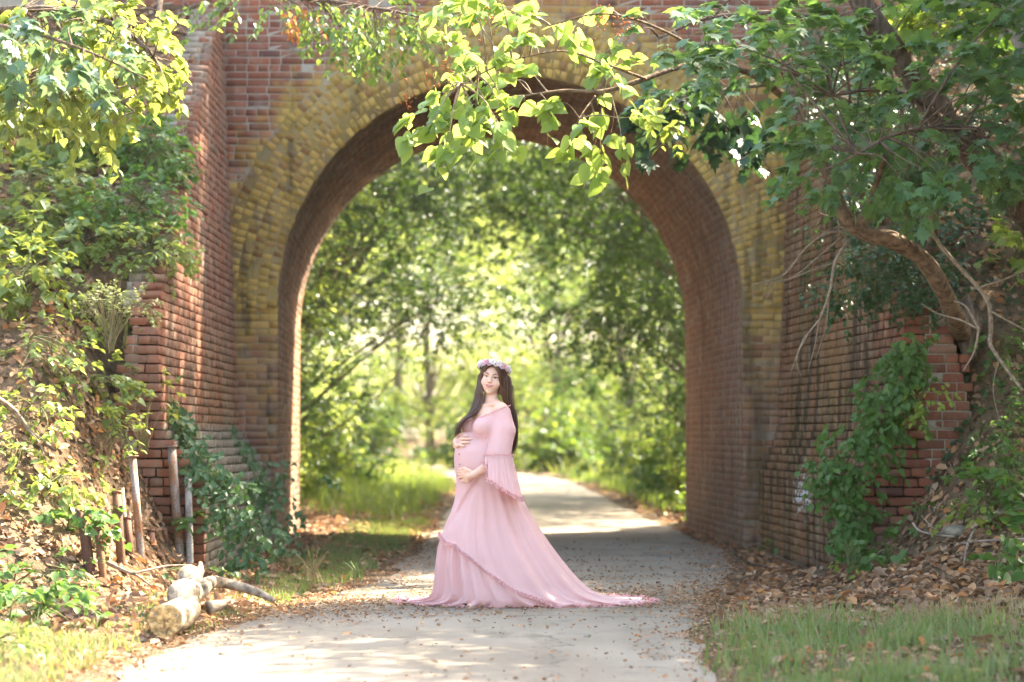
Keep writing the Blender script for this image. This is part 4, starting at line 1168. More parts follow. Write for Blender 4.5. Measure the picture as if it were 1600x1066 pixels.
# darker maple bough behind, hanging in front of the arch ring
dk = empty('dark_maple_bough', tuple(at(1220, 170, 20.5)), label='dark shaded bough of pointed leaves hanging before the right shoulder of the arch', cat='branch')
mb = MB(); n3 = limb(mb, P_([(1330, 160, 21.2), (1250, 130, 20.9), (1170, 135, 20.6), (1080, 150, 20.4), (1010, 160, 20.3)]), .03, .008, 7, 24); mb.build('limb', M_BARK, dk, True)
tw = MB(); sp = fill(tw, n3, cloud_px(36, [(1090, 150, 105, 38), (1150, 185, 50, 22, .6), (1040, 165, 50, 30)], 20.0, 21.0), 9, .28, .15, .4, (-.2, 0, -.3), .005)
leafy(dk, tw, sp, G_MAPD, 'maple', 120, M_BARK)
dk = empty('sunny_sprig', tuple(at(1060, 175, 20.0)), label='small yellow lit sprig shining between the dark maple bough and the arch', cat='branch')
tw = MB(); sp = fill(tw, [at(1085, 140, 20.1)], cloud_px(15, [(1050, 175, 38, 34)], 19.6, 20.2), 9, .24, .09, .3, (0, -.3, 0), .004)
leafy(dk, tw, sp, G_YOUNG, 'oval', 0, M_BARK, restkind=None)

# tree over the top of the face, left of the middle
lt = empty('locust_tree', (-4.6, 26.0, 5.7), label='tree with small bright leaves trailing over the top of the brick face', cat='tree')
mb = MB()
limb(mb, [(-4.6, 26.0, 5.5), (-4.5, 25.3, 6.6), at(260, -60, 22.5)], .11, .07, 10, 12)
n4 = limb(mb, P_([(260, -60, 22.5), (250, 30, 21.6), (300, 12, 21.2), (345, -8, 21.0)]), .03, .015, 7, 12)
n5 = limb(mb, P_([(300, -30, 21.5), (400, -10, 20.6), (500, 0, 20.2), (600, 15, 20.0), (680, 32, 19.9)]), .03, .006, 7, 24)
mb.build('trunk', M_BARK, lt, True)
tw = MB(); limb(tw, P_([(292, 4, 21.0), (306, 30, 21.0), (311, 48, 21.0)]), .008, .004, 5, 6)
sp = fill(tw, np.vstack([n4, n5]), cloud_px(100, [(600, 40, 100, 36, 1.4), (660, 38, 45, 26), (520, 30, 55, 34), (400, 12, 100, 24, 1.1), (330, 30, 30, 24, .6), (560, 10, 120, 16)], 19.6, 21.0), 13, .26, .062, .45, (.1, 0, -.25), .004)
leafy(lt, tw, sp, mat_leaf('small bright leaf', [(.08, .15, .045), (.10, .18, .05)], [(.30, .40, .06), (.24, .36, .06)], .45, .33), 'oval', 60, M_BARK)
wd = empty('withered_sprig', tuple(at(470, 20, 20.2)), label='withered orange sprig hanging among the bright leaves above the brick face', cat='branch')
tw = MB(); sp = fill(tw, [at(450, 0, 20.2)], cloud_px(7, [(468, 18, 26, 10)], 20.0, 20.3), 8, .14, .055, .9, (.1, 0, -.9), .003)
leafy(wd, tw, sp, M_ORANGE, 'dry', 0, M_BARK, restkind=None)

# ------------------------------------------------------------------ left side: overhanging trees and bank plants
rb = empty('redbud_tree', (-5.6, 16.6, gz(-5.6, 16.6)), label='sunlit tree with broad rounded leaves reaching in over the top of the left bank', cat='tree')
mb = MB()
limb(mb, [(-5.6, 16.6, gz(-5.6, 16.6) - .2), (-5.4, 16.4, 2.0), at(-120, 60, 16.0)], .10, .06, 10, 14)
n6 = limb(mb, P_([(-120, 60, 16.0), (-20, 20, 15.8), (90, 15, 15.6), (180, 40, 15.4), (240, 90, 15.3), (265, 150, 15.3)]), .035, .007, 7, 24)
n7 = limb(mb, P_([(-120, 60, 16.0), (0, 120, 15.8), (80, 120, 15.6), (150, 130, 15.5), (210, 175, 15.4)]), .028, .006, 7, 24)
mb.build('trunk', M_BARK, rb, True)
tw = MB(); sp = fill(tw, np.vstack([n6, n7]), cloud_px(190, [(120, 35, 140, 45, 1.2), (215, 80, 55, 55, 1.1), (120, 110, 130, 50, .9), (40, 150, 60, 40, .8), (262, 150, 20, 22, .7), (150, 185, 40, 35, .6), (60, 110, 70, 60, .8)], 15.0, 16.2), 10, .24, .070, .45, (.3, -.1, -.3), .004)
leafy(rb, tw, sp, G_BANK, 'heart', 300, M_BARK)
sg = empty('grey_leaf_branch', tuple(at(-60, 60, 14.4)), label='shaded bluish green branch of lobed leaves nearest the camera above the bank', cat='branch')
mb = MB(); n8 = limb(mb, P_([(-90, 30, 14.2), (0, 40, 14.2), (80, 60, 14.3), (160, 90, 14.4), (230, 125, 14.5)]), .016, .004, 6, 20); mb.build('limb', M_BARK, sg, True)
tw = MB(); sp = fill(tw, n8, cloud_px(24, [(60, 60, 80, 38, 1.2), (150, 95, 80, 30), (15, 30, 30, 30)], 14.0, 14.8), 8, .22, .105, .5, (.2, 0, -.4), .004)
leafy(sg, tw, sp, G_BLUE, 'maple', 190, M_BARK)

BANK = 'plants rooted on the left bank'
def bank_plant(cx, cy, rx, ry, Y, n, per, size, mat, kind, label, single=40, droop=.35, length=.2, name='shrub', cat='shrub', group=BANK, spread=.5, rootpx=None):
    Yh = ground_hit(cx, cy + .7 * ry); size *= max(1.0, Yh / Y) ; length *= max(1.0, Yh / Y); n = int(n * (1.5 if cx < 300 and cy < 700 and cy > 430 else (3.0 if cx < 300 and cy < 700 else 1.0))); Y = Yh - .22; spread = min(spread, .3)
    foot = at(*(rootpx or (cx - .2 * rx, cy + ry)), Y + .25)
    g = gz(foot[0], foot[1]); foot = np.array([foot[0], foot[1], min(foot[2], g) if rootpx is None else g - .02])
    if foot[2] < g - .5: foot[2] = g - .1
    root = empty(name, tuple(foot), label=label, cat=cat, group=group)
    tw = MB(); stems = []
    for i in range(3):
        e = at(cx + rng.uniform(-.4, .4) * rx, cy - rng.uniform(0, .6) * ry, Y + rng.uniform(-spread, spread) * .4)
        m = (foot + e) / 2 + rng.normal(0, .05, 3)
        stems.append(limb(tw, [foot, m, e], .008, .004, 5, 10))
    sp = fill(tw, np.vstack([s[2:] for s in stems]), cloud_px(n, [(cx, cy, rx, ry)], Y - spread, Y + spread), per, length, size, droop, (.15, -.2, -.1), .0035)
    leafy(root, tw, sp, mat, kind, single, M_STEM)
    return root
bank_plant(70, 205, 90, 40, 17.6, 30, 9, .07, G_BANK, 'heart', 'rounded leaf shrub on the bare earth below the overhanging tree')
bank_plant(205, 205, 60, 35, 18.6, 26, 9, .06, G_VINE, 'oval', 'green shrub beneath the bright overhanging leaves beside the wall top')
bank_plant(235, 240, 48, 45, 20.4, 34, 9, .06, G_VINE, 'oval', 'bushy plant crowding the upper edge of the left brick wall')
bank_plant(60, 290, 75, 40, 18.0, 26, 9, .06, G_BANK, 'maple', 'small leaved plant on the dark earth of the upper bank')
bank_plant(205, 320, 75, 42, 19.4, 38, 9, .055, G_VINE, 'oval', 'spreading plant with pale compound leaves against the left wall')
bank_plant(225, 385, 65, 30, 19.2, 30, 9, .055, G_BANK, 'oval', 'sunlit plant with drooping compound leaves below the spreading one')
bank_plant(80, 355, 75, 32, 17.4, 22, 8, .07, G_BANK, 'heart', 'pale leaved sapling leaning over the middle of the bank')
bank_plant(45, 430, 55, 45, 17.0, 20, 8, .065, G_BANK, 'heart', 'yellow green sapling at the left edge of the bank')
bank_plant(60, 545, 60, 45, 17.2, 20, 8, .055, G_BANK, 'oval', 'thin plant among the sunny dead leaves')
bank_plant(150, 480, 60, 35, 18.2, 22, 8, .055, G_YOUNG, 'oval', 'yellowing low plant in the middle of the bank')
bank_plant(215, 610, 50, 40, 18.9, 30, 8, .055, G_BANK, 'oval', 'bleached white leaved plant leaning on the stepped wall end')
bank_plant(150, 600, 55, 30, 18.4, 20, 8, .06, G_BANK, 'heart', 'glaring sunlit plant left of the stepped wall end')
bank_plant(45, 640, 50, 35, 17.4, 18, 8, .06, G_YOUNG, 'oval', 'sunny plant behind the grey bare pole')
bank_plant(75, 760, 70, 30, 17.6, 30, 8, .06, G_BANK, 'heart', 'bright low plant in front of the split log')
bank_plant(30, 700, 40, 30, 18.0, 14, 8, .06, G_BANK, 'oval', 'small plant beside the head of the split log')
bank_plant(120, 815, 45, 20, 17.4, 22, 8, .06, G_VINE, 'heart', 'green seedlings growing around the thick torn pipe')
bank_plant(270, 820, 32, 18, 18.2, 8, 7, .085, G_VINE, 'oval', 'little five leaved seedling in front of the tall orange pole')
bank_plant(180, 690, 30, 50, 18.8, 14, 8, .05, G_YOUNG, 'oval', 'feathery weed above the tallest grey pole')
bank_plant(90, 890, 50, 14, 16.4, 10, 7, .05, G_VINE, 'oval', 'tiny green plant in the litter left of the pipes')
bank_plant(280, 890, 50, 10, 16.6, 10, 7, .05, G_VINE, 'oval', 'low seedlings around the forked stick')
bank_plant(370, 888, 30, 12, 17.2, 8, 7, .05, G_CREEP, 'oval', 'seedlings beside the branch of the pale log')
FORE = 'plants at the lower left edge'
bank_plant(45, 960, 85, 42, 12.4, 34, 9, .07, G_VINE, 'oval', 'dense narrow leaved plant in the near corner left of the path', 40, group=FORE)
bank_plant(30, 900, 60, 25, 13.4, 16, 8, .065, G_VINE, 'oval', 'taller narrow leaved plant behind the near corner one', 40, group=FORE)
bank_plant(15, 1010, 50, 30, 11.9, 16, 8, .06, G_BANK, 'oval', 'pale weed at the very foot of the near corner', 30, group=FORE)
# straw clump and feathery cedar seedling near the wall
def tuft(cx, cy, Y, n, h, label, mats, w=.004, lean=.7):
    b = at(cx, cy, Y); root = empty('grass_clump', tuple(b), label=label, cat='grass clump')
    mb = MB()
    for i in range(n):
        a = rng.uniform(0, 2 * np.pi); l = h * rng.uniform(.5, 1.1); q = rng.uniform(.1, lean)
        tip = b + np.array([math.cos(a) * q * l, math.sin(a) * q * l * .5, l * (1 - .3 * q)])
        mb.tube(curve([b + rng.normal(0, .02, 3), (b + tip) / 2 + [0, 0, .12 * l], tip], 6), np.linspace(w, .001, 7), 3, cap=False)
    mb.build('blades', mats, root); return root
M_STRAWC = mat_leaf('straw stalk', STRAW, ST, .3, .5)
tuft(172, 545, 18.7, 38, .55, 'long yellow straw clump arching from the bank in front of the wall', M_STRAWC)
tuft(225, 700, 18.9, 26, .5, 'dry straw leaning across the stepped wall end above the poles', M_STRAWC)
tuft(560, 905, 17.4, 22, .16, 'small grass clump at the edge of the path left of the dress', mat_leaf('clump blade', GREENS, GT, .4, .45))
tuft(490, 905, 17.6, 18, .28, 'dry stalks in the litter near the verge', M_STRAWC)
tuft(1330, 880, 18.0, 26, .22, 'yellow green grass clump under the climbing plant', mat_leaf('clump blade', GREENS, GT, .4, .45))
cd_ = empty('cedar_seedling', tuple(at(195, 545, 18.9)), label='pale feathery cedar seedling beside the straw clump', cat='seedling')
tw = MB(); limb(tw, P_([(195, 545, 18.9), (200, 490, 18.8), (215, 470, 18.8)]), .012, .005, 6, 8); limb(tw, P_([(198, 520, 18.9), (170, 480, 18.8), (150, 465, 18.8)]), .008, .004, 6, 8)
sp = fill(tw, [at(200, 490, 18.8), at(175, 485, 18.8), at(215, 475, 18.8)], cloud_px(34, [(165, 475, 34, 22), (215, 480, 26, 24)], 18.6, 18.95), 22, .12, .03, .1, (.1, 0, .4), .003)
leafy(cd_, tw, sp, mat_leaf('cedar spray', [(.24, .27, .11), (.30, .32, .14)], [(.3, .34, .12), (.36, .4, .16)], .3, .5), 'rhomb', 0, M_STEM)

# ------------------------------------------------------------------ climbers on the walls
def climber(name, label, cat, path, n, per, size, mat, kind, spread_, length=.16, single=150, droop=.5, off=(0, -.06, 0)):
    """path: points on the wall with half widths; leaves stand off the wall and hang"""
    pts = np.array([at(*q[:3]) for q in path]); hw = np.array([q[3] for q in path])
    root = empty(name, tuple(pts[0]), label=label, cat=cat)
    tw = MB(); c = curve(pts, 24); limb(tw, pts, .012, .004, 5, 20)
    h = np.interp(np.linspace(0, 1, len(c)), np.linspace(0, 1, len(hw)), hw)
    A = []
    for i in range(n):
        k = rng.integers(len(c)); q = rng.normal(0, .55, 3) * h[k]; q[1] *= spread_
        p = c[k] + q + np.array(off) * rng.uniform(.3, 2)
        A.append(spray(p, unit(rng.normal(0, 1, 3) * [1, .4, .5] + [0, -.3, -.4]), per, length, droop, size=size, flat=.5))
        if rng.random() < .35: tw.tube(curve([c[k], (c[k] + p) / 2 + [0, -.02, .03], p], 5), .0025, 3, cap=False)
    P, D, N, S = [np.concatenate(q) for q in zip(*A)]
    N = N + np.array([0, -1.1, 0])
    P[:, 2] = np.maximum(P[:, 2], height(P[:, 0], P[:, 1]) * (P[:, 1] < 19.3) + .02)
    leafy(root, tw, [(P, D, N, S)], mat, kind, single, M_STEM); return root
climber('creeper', 'five leaved creeper running down the slope of the left plinth to the ground', 'creeper',
        [(272, 630, 20.0, .04), (290, 690, 19.7, .06), (320, 725, 19.4, .09), (352, 760, 19.2, .14), (375, 810, 19.1, .24), (385, 850, 19.1, .26)], 150, 7, .06, G_CREEP, 'oval', .5)
climber('creeper', 'second creeper dropping from the pier plinth beside the left reveal', 'creeper',
        [(343, 668, 24.3, .05), (370, 700, 23.6, .10), (400, 745, 23.0, .20), (425, 800, 22.4, .30), (440, 850, 21.8, .32)], 150, 7, .065, G_CREEP, 'oval', .7)
climber('climbing_plant', 'lush green climbing plant hiding the left edge of the red brick end wall', 'climbing plant',
        [(1340, 850, 19.1, .08), (1325, 790, 19.1, .16), (1320, 730, 19.1, .22), (1350, 680, 19.0, .22), (1385, 630, 19.0, .20), (1400, 590, 19.0, .14), (1425, 540, 19.0, .10)], 300, 8, .065, G_VINE, 'oval', .55, single=300)
climber('climbing_plant', 'yellow green shoot at the tip of the lush climbing plant', 'shoot',
        [(1425, 640, 18.9, .05), (1445, 610, 18.9, .06), (1465, 590, 18.9, .04)], 14, 7, .05, G_YOUNG, 'oval', .4, single=30)
climber('creeper', 'thin trailing creeper hanging on the right part of the red brick end wall', 'creeper',
        [(1525, 670, 19.0, .04), (1535, 710, 19.0, .06), (1525, 750, 19.05, .03)], 18, 7, .05, G_VINE, 'oval', .3, single=40)
def wall_ivy(name, label, cells, n, per, size, Y0, Y1, single=200):
    c = cloud_px(n, cells, Y0, Y1); root = empty(name, tuple(c[0]), label=label, cat='ivy')
    A = []; tw = MB()
    for p in c:
        A.append(spray(p, unit(rng.normal(0, 1, 3) * [1, .3, 1] + [-.2, 0, -.5]), per, .16, .3, size=size, flat=.5))
        tw.tube([p, p + rng.normal(0, .1, 3) * [1, .4, 1]], .003, 3, cap=False)
    P, D, N, S = [np.concatenate(q) for q in zip(*A)]
    leafy(root, tw, [(P, D, N + np.array([0, -.9, 0]), S)], G_IVY, 'oval', single, M_STEM)
# ivy on the stepped top of the right wing wall and on the slope behind it
def ivy_on(name, label, n, xr, yr, size, dens, lift=.05, single=200, zf=None, mat=None):
    X, Y = scatter(n, *xr, *yr, dens); Z = (height(X, Y) if zf is None else zf(X, Y)) + rng.uniform(.0, lift * 2, len(X))
    root = empty(name, (float(X[0]), float(Y[0]), float(Z[0])), label=label, cat='ivy')
    nor = hnorm(X, Y) + rng.normal(0, .5, (len(X), 3)) + np.array([0, -.5, 0]); d = rng.normal(0, 1, (len(X), 3)) * [1, .6, .4] + [0, -.5, -.5]
    leafy(root, None, [(np.stack([X, Y, Z], -1), d, nor, size * rng.uniform(.6, 1.3, len(X)))], mat or G_IVY, 'oval', single)
ztop = lambda X, Y: 2.14 + .64 * (Y - 19.3)
ivy_on('ivy', 'dark ivy matting the stepped top of the right wing wall', 3600, (2.75, 3.6), (19.35, 24.0), .06, lambda X, Y: np.ones_like(X), .09, 200, ztop)
ivy_on('ivy', 'dark ivy spreading through the dead leaves of the upper right slope', 9000, (3.3, 6.2), (19.2, 24.8), .06, lambda X, Y: .25 + .9 * (vnoise(X * 2, Y * 2, 61) > .45), .08, 200)
ivy_on('ivy', 'light ivy leaves on the litter slope below the bare sapling', 1500, (3.7, 5.2), (17.2, 19.4), .06, lambda X, Y: .15 + .6 * (vnoise(X * 2, Y * 2, 63) > .6), .06, 100, None, G_VINE)
c_ = []
wall_ivy('ivy', 'ivy strands hanging down the face of the right wing wall below the leaning tree', [(1400, 430, 60, 55, 1.6), (1340, 440, 40, 60, 1), (1290, 420, 35, 80, .45), (1440, 460, 40, 40, 1.2)], 170, 7, .045, 19.1, 19.28)
# bushes at the feet of the right wall and mound
RIGHT = 'plants at the foot of the right bank'
bank_plant(1385, 862, 40, 24, 18.3, 14, 8, .07, G_VINE, 'heart', 'low green plant in front of the red brick end wall', 60, group=RIGHT)
bank_plant(1345, 885, 22, 14, 17.9, 7, 7, .06, G_YOUNG, 'oval', 'yellow green plant at the corner of the mound', 30, group=RIGHT)
bank_plant(1240, 850, 45, 16, 20.6, 18, 8, .055, G_VINE, 'oval', 'low seedlings along the foot of the painted wall', 40, group=RIGHT)
bank_plant(1437, 800, 14, 26, 18.9, 6, 6, .055, G_VINE, 'oval', 'slender seedling against the red bricks', 30, group=RIGHT)
bank_plant(1520, 800, 25, 18, 18.2, 9, 7, .06, G_YOUNG, 'oval', 'yellow leaved sprig at the tip of the cracked log', 30, group=RIGHT)
bank_plant(1565, 760, 55, 45, 17.8, 34, 8, .07, G_VINE, 'maple', 'leafy bush over the log at the right edge of the view', 90, group=RIGHT)
bank_plant(1545, 750, 35, 25, 17.6, 9, 7, .05, G_YOUNG, 'oval', 'yellow shoots poking out of the leafy bush', 30, group=RIGHT)
bank_plant(1575, 860, 35, 45, 16.4, 14, 7, .085, G_VINE, 'heart', 'broad leaved vine hanging over the litter at the right edge', 60, group=RIGHT)
bank_plant(1580, 660, 35, 40, 18.4, 16, 8, .06, G_VINE, 'oval', 'green shrub on the slope above the leafy bush', 40, group=RIGHT)
bank_plant(1575, 545, 30, 45, 18.6, 14, 8, .06, G_VINE, 'oval', 'green shrub beside the forks of the bare sapling', 40, group=RIGHT)
bank_plant(1590, 390, 30, 40, 18.6, 10, 8, .09, G_YOUNG, 'maple', 'light maple seedling in front of the rough trunk', 30, group=RIGHT)
# ------------------------------------------------------------------ the woman: one continuous body from a distance field
def surface_nets(F, org, h):
    """closed smooth surface where the sampled field F crosses zero"""
    s = F < 0
    nx, ny, nz = F.shape
    corner = [(i, j, k) for i in (0, 1) for j in (0, 1) for k in (0, 1)]
    cs = [s[i:nx - 1 + i, j:ny - 1 + j, k:nz - 1 + k] for i, j, k in corner]
    cnt = sum(c.astype(np.int8) for c in cs)
    act = (cnt > 0) & (cnt < 8)
    I, J, K = np.nonzero(act)
    acc = np.zeros((len(I), 3)); n = np.zeros(len(I))
    for a in range(8):
        for b in range(a + 1, 8):
            da = np.array(corner[a]); db = np.array(corner[b])
            if abs(da - db).sum() != 1: continue
            fa = F[I + da[0], J + da[1], K + da[2]]; fb = F[I + db[0], J + db[1], K + db[2]]
            cr = (fa < 0) != (fb < 0)
            t = np.where(cr, fa / np.where(cr, fa - fb, 1), 0)
            acc += np.where(cr[:, None], da + t[:, None] * (db - da), 0); n += cr
    V = (np.stack([I, J, K], -1) + acc / n[:, None]) * h + org
    idx = -np.ones(act.shape, np.int64); idx[I, J, K] = np.arange(len(I))
    Q = []
    for ax in range(3):
        sl = [slice(1, -1)] * 3; sl[ax] = slice(0, -1)
        s0 = s[tuple(sl)]
        sl2 = list(sl); sl2[ax] = slice(1, None); s1 = s[tuple(sl2)]
        P = np.argwhere(s0 != s1)
        off = np.ones(3, int); off[ax] = 0
        P = P + off
        o1, o2 = [a for a in range(3) if a != ax]
        e1 = np.zeros(3, int); e1[o1] = 1; e2 = np.zeros(3, int); e2[o2] = 1
        g = lambda q: idx[q[:, 0], q[:, 1], q[:, 2]]
        q = np.stack([g(P - e1 - e2), g(P - e2), g(P), g(P - e1)], -1)
        sg = s[P[:, 0], P[:, 1], P[:, 2]]
        if ax == 1: sg = ~sg
        q = np.where(sg[:, None], q, q[:, ::-1])
        Q.append(q[(q >= 0).all(1)])
    return V, np.concatenate(Q)
class Field:
    def __init__(s, lo, hi, h):
        s.h = h; s.lo = np.array(lo, float); n = np.ceil((np.array(hi) - s.lo) / h).astype(int) + 1
        s.F = np.full(n, .2, np.float32); s.n = n
    def region(s, lo, hi):
        a = np.clip(np.floor((np.asarray(lo) - s.lo) / s.h).astype(int), 0, s.n); b = np.clip(np.ceil((np.asarray(hi) - s.lo) / s.h).astype(int) + 1, 0, s.n)
        g = [s.lo[i] + s.h * np.arange(a[i], b[i]) for i in range(3)]
        return tuple(slice(a[i], b[i]) for i in range(3)), np.stack(np.meshgrid(*g, indexing='ij'), -1)
    def put(s, d, sl, k, sub=False):
        A = s.F[sl]
        if sub:
            hh = np.clip(.5 - .5 * (A + d) / k, 0, 1); s.F[sl] = A + (-d - A) * hh + k * hh * (1 - hh)
        else:
            hh = np.clip(.5 + .5 * (A - d) / k, 0, 1); s.F[sl] = A + (d - A) * hh - k * hh * (1 - hh)
    def cone(s, a, b, r0, r1, k=.02, **kw):
        a = np.asarray(a, float); b = np.asarray(b, float); m = max(r0, r1) + 3 * k + .01
        sl, P = s.region(np.minimum(a, b) - m, np.maximum(a, b) + m)
        ab = b - a; t = np.clip(((P - a) @ ab) / (ab @ ab), 0, 1)
        s.put(np.linalg.norm(P - a - t[..., None] * ab, axis=-1) - (r0 + (r1 - r0) * t), sl, k, **kw)
    def ell(s, c, r, k=.02, R=None, **kw):
        c = np.asarray(c, float); r = np.asarray(r, float); m = max(r) + 3 * k + .01
        sl, P = s.region(c - m, c + m); q = P - c
        if R is not None: q = q @ np.asarray(R).T
        k0 = np.linalg.norm(q / r, axis=-1); k1 = np.linalg.norm(q / r ** 2, axis=-1) + 1e-9
        s.put(k0 * (k0 - 1) / k1, sl, k, **kw)
    def chain(s, pts, rad, k=.02):
        for i in range(len(pts) - 1): s.cone(pts[i], pts[i + 1], rad[i], rad[i + 1], k)
    def mesh(s, name, mat):
        V, Q = surface_nets(s.F, s.lo, s.h); mb = MB(); mb.add(V, [Q]); me = mb.mesh(name, mat, True); return me

WY = 16.4
def wp(px, py, dy=0.0):
    """point of the figure at picture position (px, py), dy metres behind her middle plane"""
    return np.array([(px - 800) / 230.37, WY + dy, CAM_H - (py - 685) / 230.37])
F_ = unit(np.array([-.87, -.5, 0])); L_ = np.array([.5, -.87, 0]); TC = np.array([-.150, WY, 0])
def T(f, l, z): return TC + f * F_ + l * L_ + np.array([0, 0, z])
# head frame: turned to the camera, leaning a little to her left
HC = np.array([-.132, WY - .01, 1.558])
roll = math.radians(9); yaw = math.radians(-9)
hf = np.array([math.sin(yaw), -math.cos(yaw), -.02]); hf = unit(hf)
hx = unit(np.array([math.cos(roll), -math.sin(yaw) * -1 * 0, -math.sin(roll)])); hx = unit(hx - hf * hx.dot(hf))
hz = np.cross(hx, -hf); hz = unit(hz); HR = np.stack([hx, hf, hz])
def H(x, f, z): return HC + x * hx + f * hf + z * hz

M_SKIN = None
t = NT('skin'); p = t.n('ShaderNodeTexCoord').outputs['Object']
n = t.noise(60, p, 3); c = t.mix(t.mapr(n, .3, .7), (.70, .43, .31), (.75, .48, .36))
M_SKIN = t.done(t.bsdf(c, .5, .35, None, Subsurface_Weight=.12, Subsurface_Scale=.02))
def fabric(name, col, tw=.22):
    t = NT(name); p = t.n('ShaderNodeTexCoord').outputs['Object']
    n = t.noise(350, p, 2); m = t.noise(7, p, 3); w = t.noise(1.0, t.scl(p, (55, 55, 5)), 3)
    c = t.mix(t.mapr(m, .35, .65), tuple(x * .95 for x in col), col)
    d = t.bsdf(c, .85, .15, t.bump(t.addn(t.mul(n, .25), w), .35, .004), Sheen_Weight=.25)
    tr = t.n('ShaderNodeBsdfTranslucent'); t.put(tr.inputs[0], tuple(min(1, x * 1.1) for x in col))
    mx = t.n('ShaderNodeMixShader'); mx.inputs[0].default_value = tw
    t.t.links.new(d, mx.inputs[1]); t.t.links.new(tr.outputs[0], mx.inputs[2]); return t.done(mx.outputs[0])
M_PINK = fabric('pale pink crepe', (.84, .555, .535), .33); M_PINKR = fabric('pink ruffle edging', (.78, .44, .43))
W = empty('person', (TC[0], WY, 0), label='smiling pregnant woman in a pink gown and flower crown cradling her belly', cat='person')

# gown: skirt, from under the bust over the belly to the train
prof = np.array([  # picture y, left edge, right edge, half depth, depth centre
 (676, 722, 786, .105, -.005), (684, 717, 788, .125, -.01), (694, 712.5, 789, .150, -.015), (704, 710.5, 790, .168, -.02), (716, 709.5, 792, .178, -.02), (728, 710, 795, .182, -.02),
 (740, 711.5, 799, .180, -.01), (752, 713, 804, .178, .0), (766, 712.5, 810, .185, .01), (782, 710, 817, .20, .02), (800, 704, 826, .22, .03), (818, 696, 836, .245, .04), (836, 689, 847, .27, .05), (854, 686, 859, .295, .06),
 (872, 684, 872, .32, .07), (890, 682, 886, .345, .085), (904, 681, 898, .365, .10), (916, 680, 910, .385, .12), (926, 678, 924, .41, .14), (934, 672, 944, .45, .18), (940, 655, 972, .50, .24), (944.5, 636, 1000, .56, .31), (948, 622, 1018, .61, .37), (949.6, 612, 1028, .65, .42)])
NL, NTH = 150, 440
tt = np.linspace(0, 1, NL) ** .92 * (len(prof) - 1)
pr = np.stack([np.interp(tt, np.arange(len(prof)), prof[:, i]) for i in range(5)], 1)
for _ in range(3): pr[1:-1] = (pr[:-2] + 2 * pr[1:-1] + pr[2:]) / 4
th = np.linspace(0, 2 * np.pi, NTH, endpoint=False)
ct_, st_ = np.cos(th), np.sin(th)
seam_x = np.array([-.60, -.49, -.44, -.38, -.34, -.27, -.187, -.087, 0, .095, .195, .26, .5, 1.2]); seam_z = np.array([.53, .51, .445, .44, .395, .35, .275, .21, .147, .108, .075, .03, .012, .01])
SK = np.zeros((NL, NTH, 3)); NR = np.zeros((NL, NTH, 3))
wv = lambda k, ph, q=0: np.sin(k * th + ph + q)
for i, (y, xl, xr, b, cy) in enumerate(pr):
    z = max(.006, CAM_H - (y - 685) / 230.37); a = (xr - xl) / 2 / 230.37; cx = ((xl + xr) / 2 - 800) / 230.37
    X = cx + a * np.sign(ct_) * np.abs(ct_) ** .95; Yv = cy + b * np.sign(st_) * np.abs(st_) ** .95
    nx, ny = ct_ / a, st_ / b; nl = np.hypot(nx, ny); nx /= nl; ny /= nl
    down = np.clip((y - 735) / 215, 0, 1)
    sz = np.interp(X, seam_x, seam_z); sz = np.where(st_ > 0, np.minimum(sz * 1.0 + .05, .5), sz)
    below = sstep(sz + .004, sz - .012, z); far_b = np.clip((sz - z) / .10, 0, 1)
    front = .45 + .55 * (ct_ > -.3)
    soft = .030 * down ** 1.1 * (wv(9, .4, .8 * down) * .55 + (1 - 2 * np.abs(wv(7, 2.1 + .5 * np.sin(3 * th), -.6 * down))) * .5 + .45 * wv(23, 4.0)) * front
    belly = np.clip(1 - abs(y - 722) / 30, 0, 1); soft *= (1 - .8 * belly)
    fine_ = .0025 * wv(70, .5) * np.clip((700 - y) / 20, 0, 1)
    gath = .026 * (.35 + .65 * far_b) * ((1 - 2 * np.abs(wv(15, .5 + .6 * np.sin(5 * th), .75 * down))) * .75 + wv(52, .3) * .25 + wv(21, 2.2) * .45)
    disp = soft * (1 - .6 * below) + below * (gath - .006) + fine_
    lip = .012 * np.exp(-((z - sz) / .012) ** 2) * (z < .5)
    disp = disp + lip
    flat = np.clip((y - 938) / 12, 0, 1)
    ripple = flat * (.014 + .012 * wv(41, .3) + .012 * wv(17, 1.9) + .010 * wv(27, .9, 3 * flat))
    SK[i, :, 0] = X + nx * disp; SK[i, :, 1] = WY + Yv + ny * disp
    SK[i, :, 2] = np.maximum(z + ripple * (1 - .3 * flat) + flat * .006 - .004 * (i == NL - 1), .023)
    NR[i, :, 0] = nx; NR[i, :, 1] = ny
# the leading knee pushes the cloth: a soft crease from the belly down to it
kx = np.exp(-((SK[..., 0] + .40) / .07) ** 2 - ((SK[..., 2] - .62) / .13) ** 2) * (SK[..., 1] < WY)
SK[..., 1] += -.030 * kx
cr_ = SK[..., 0] - (-.235 - (.86 - SK[..., 2]) * .62)
SK[..., 1] += .028 * np.exp(-(cr_ / .022) ** 2) * sstep(.90, .84, SK[..., 2]) * sstep(.48, .62, SK[..., 2]) * (SK[..., 1] < WY)
SK[..., 2] = np.maximum(SK[..., 2], height(SK[..., 0], SK[..., 1]) + .02)
def surf(px, py, off=.012):
    """a point standing off the gown's visible front at a picture position"""
    c = wp(px, py); V = SK.reshape(-1, 3); d = (V[:, 0] - c[0]) ** 2 + (V[:, 2] - c[2]) ** 2 + np.maximum(0, V[:, 1] - WY - .06) * 9
    k = int(d.argmin()); return V[k] + NR.reshape(-1, 3)[k] * off
hs = .0042
B = Field((-.52, WY - .36, -.02), (.16, WY + .38, 1.70), hs)
B.ell(T(0, 0, 1.235), (.118, .158, .165), .03, np.stack([F_, L_, [0, 0, 1]]))
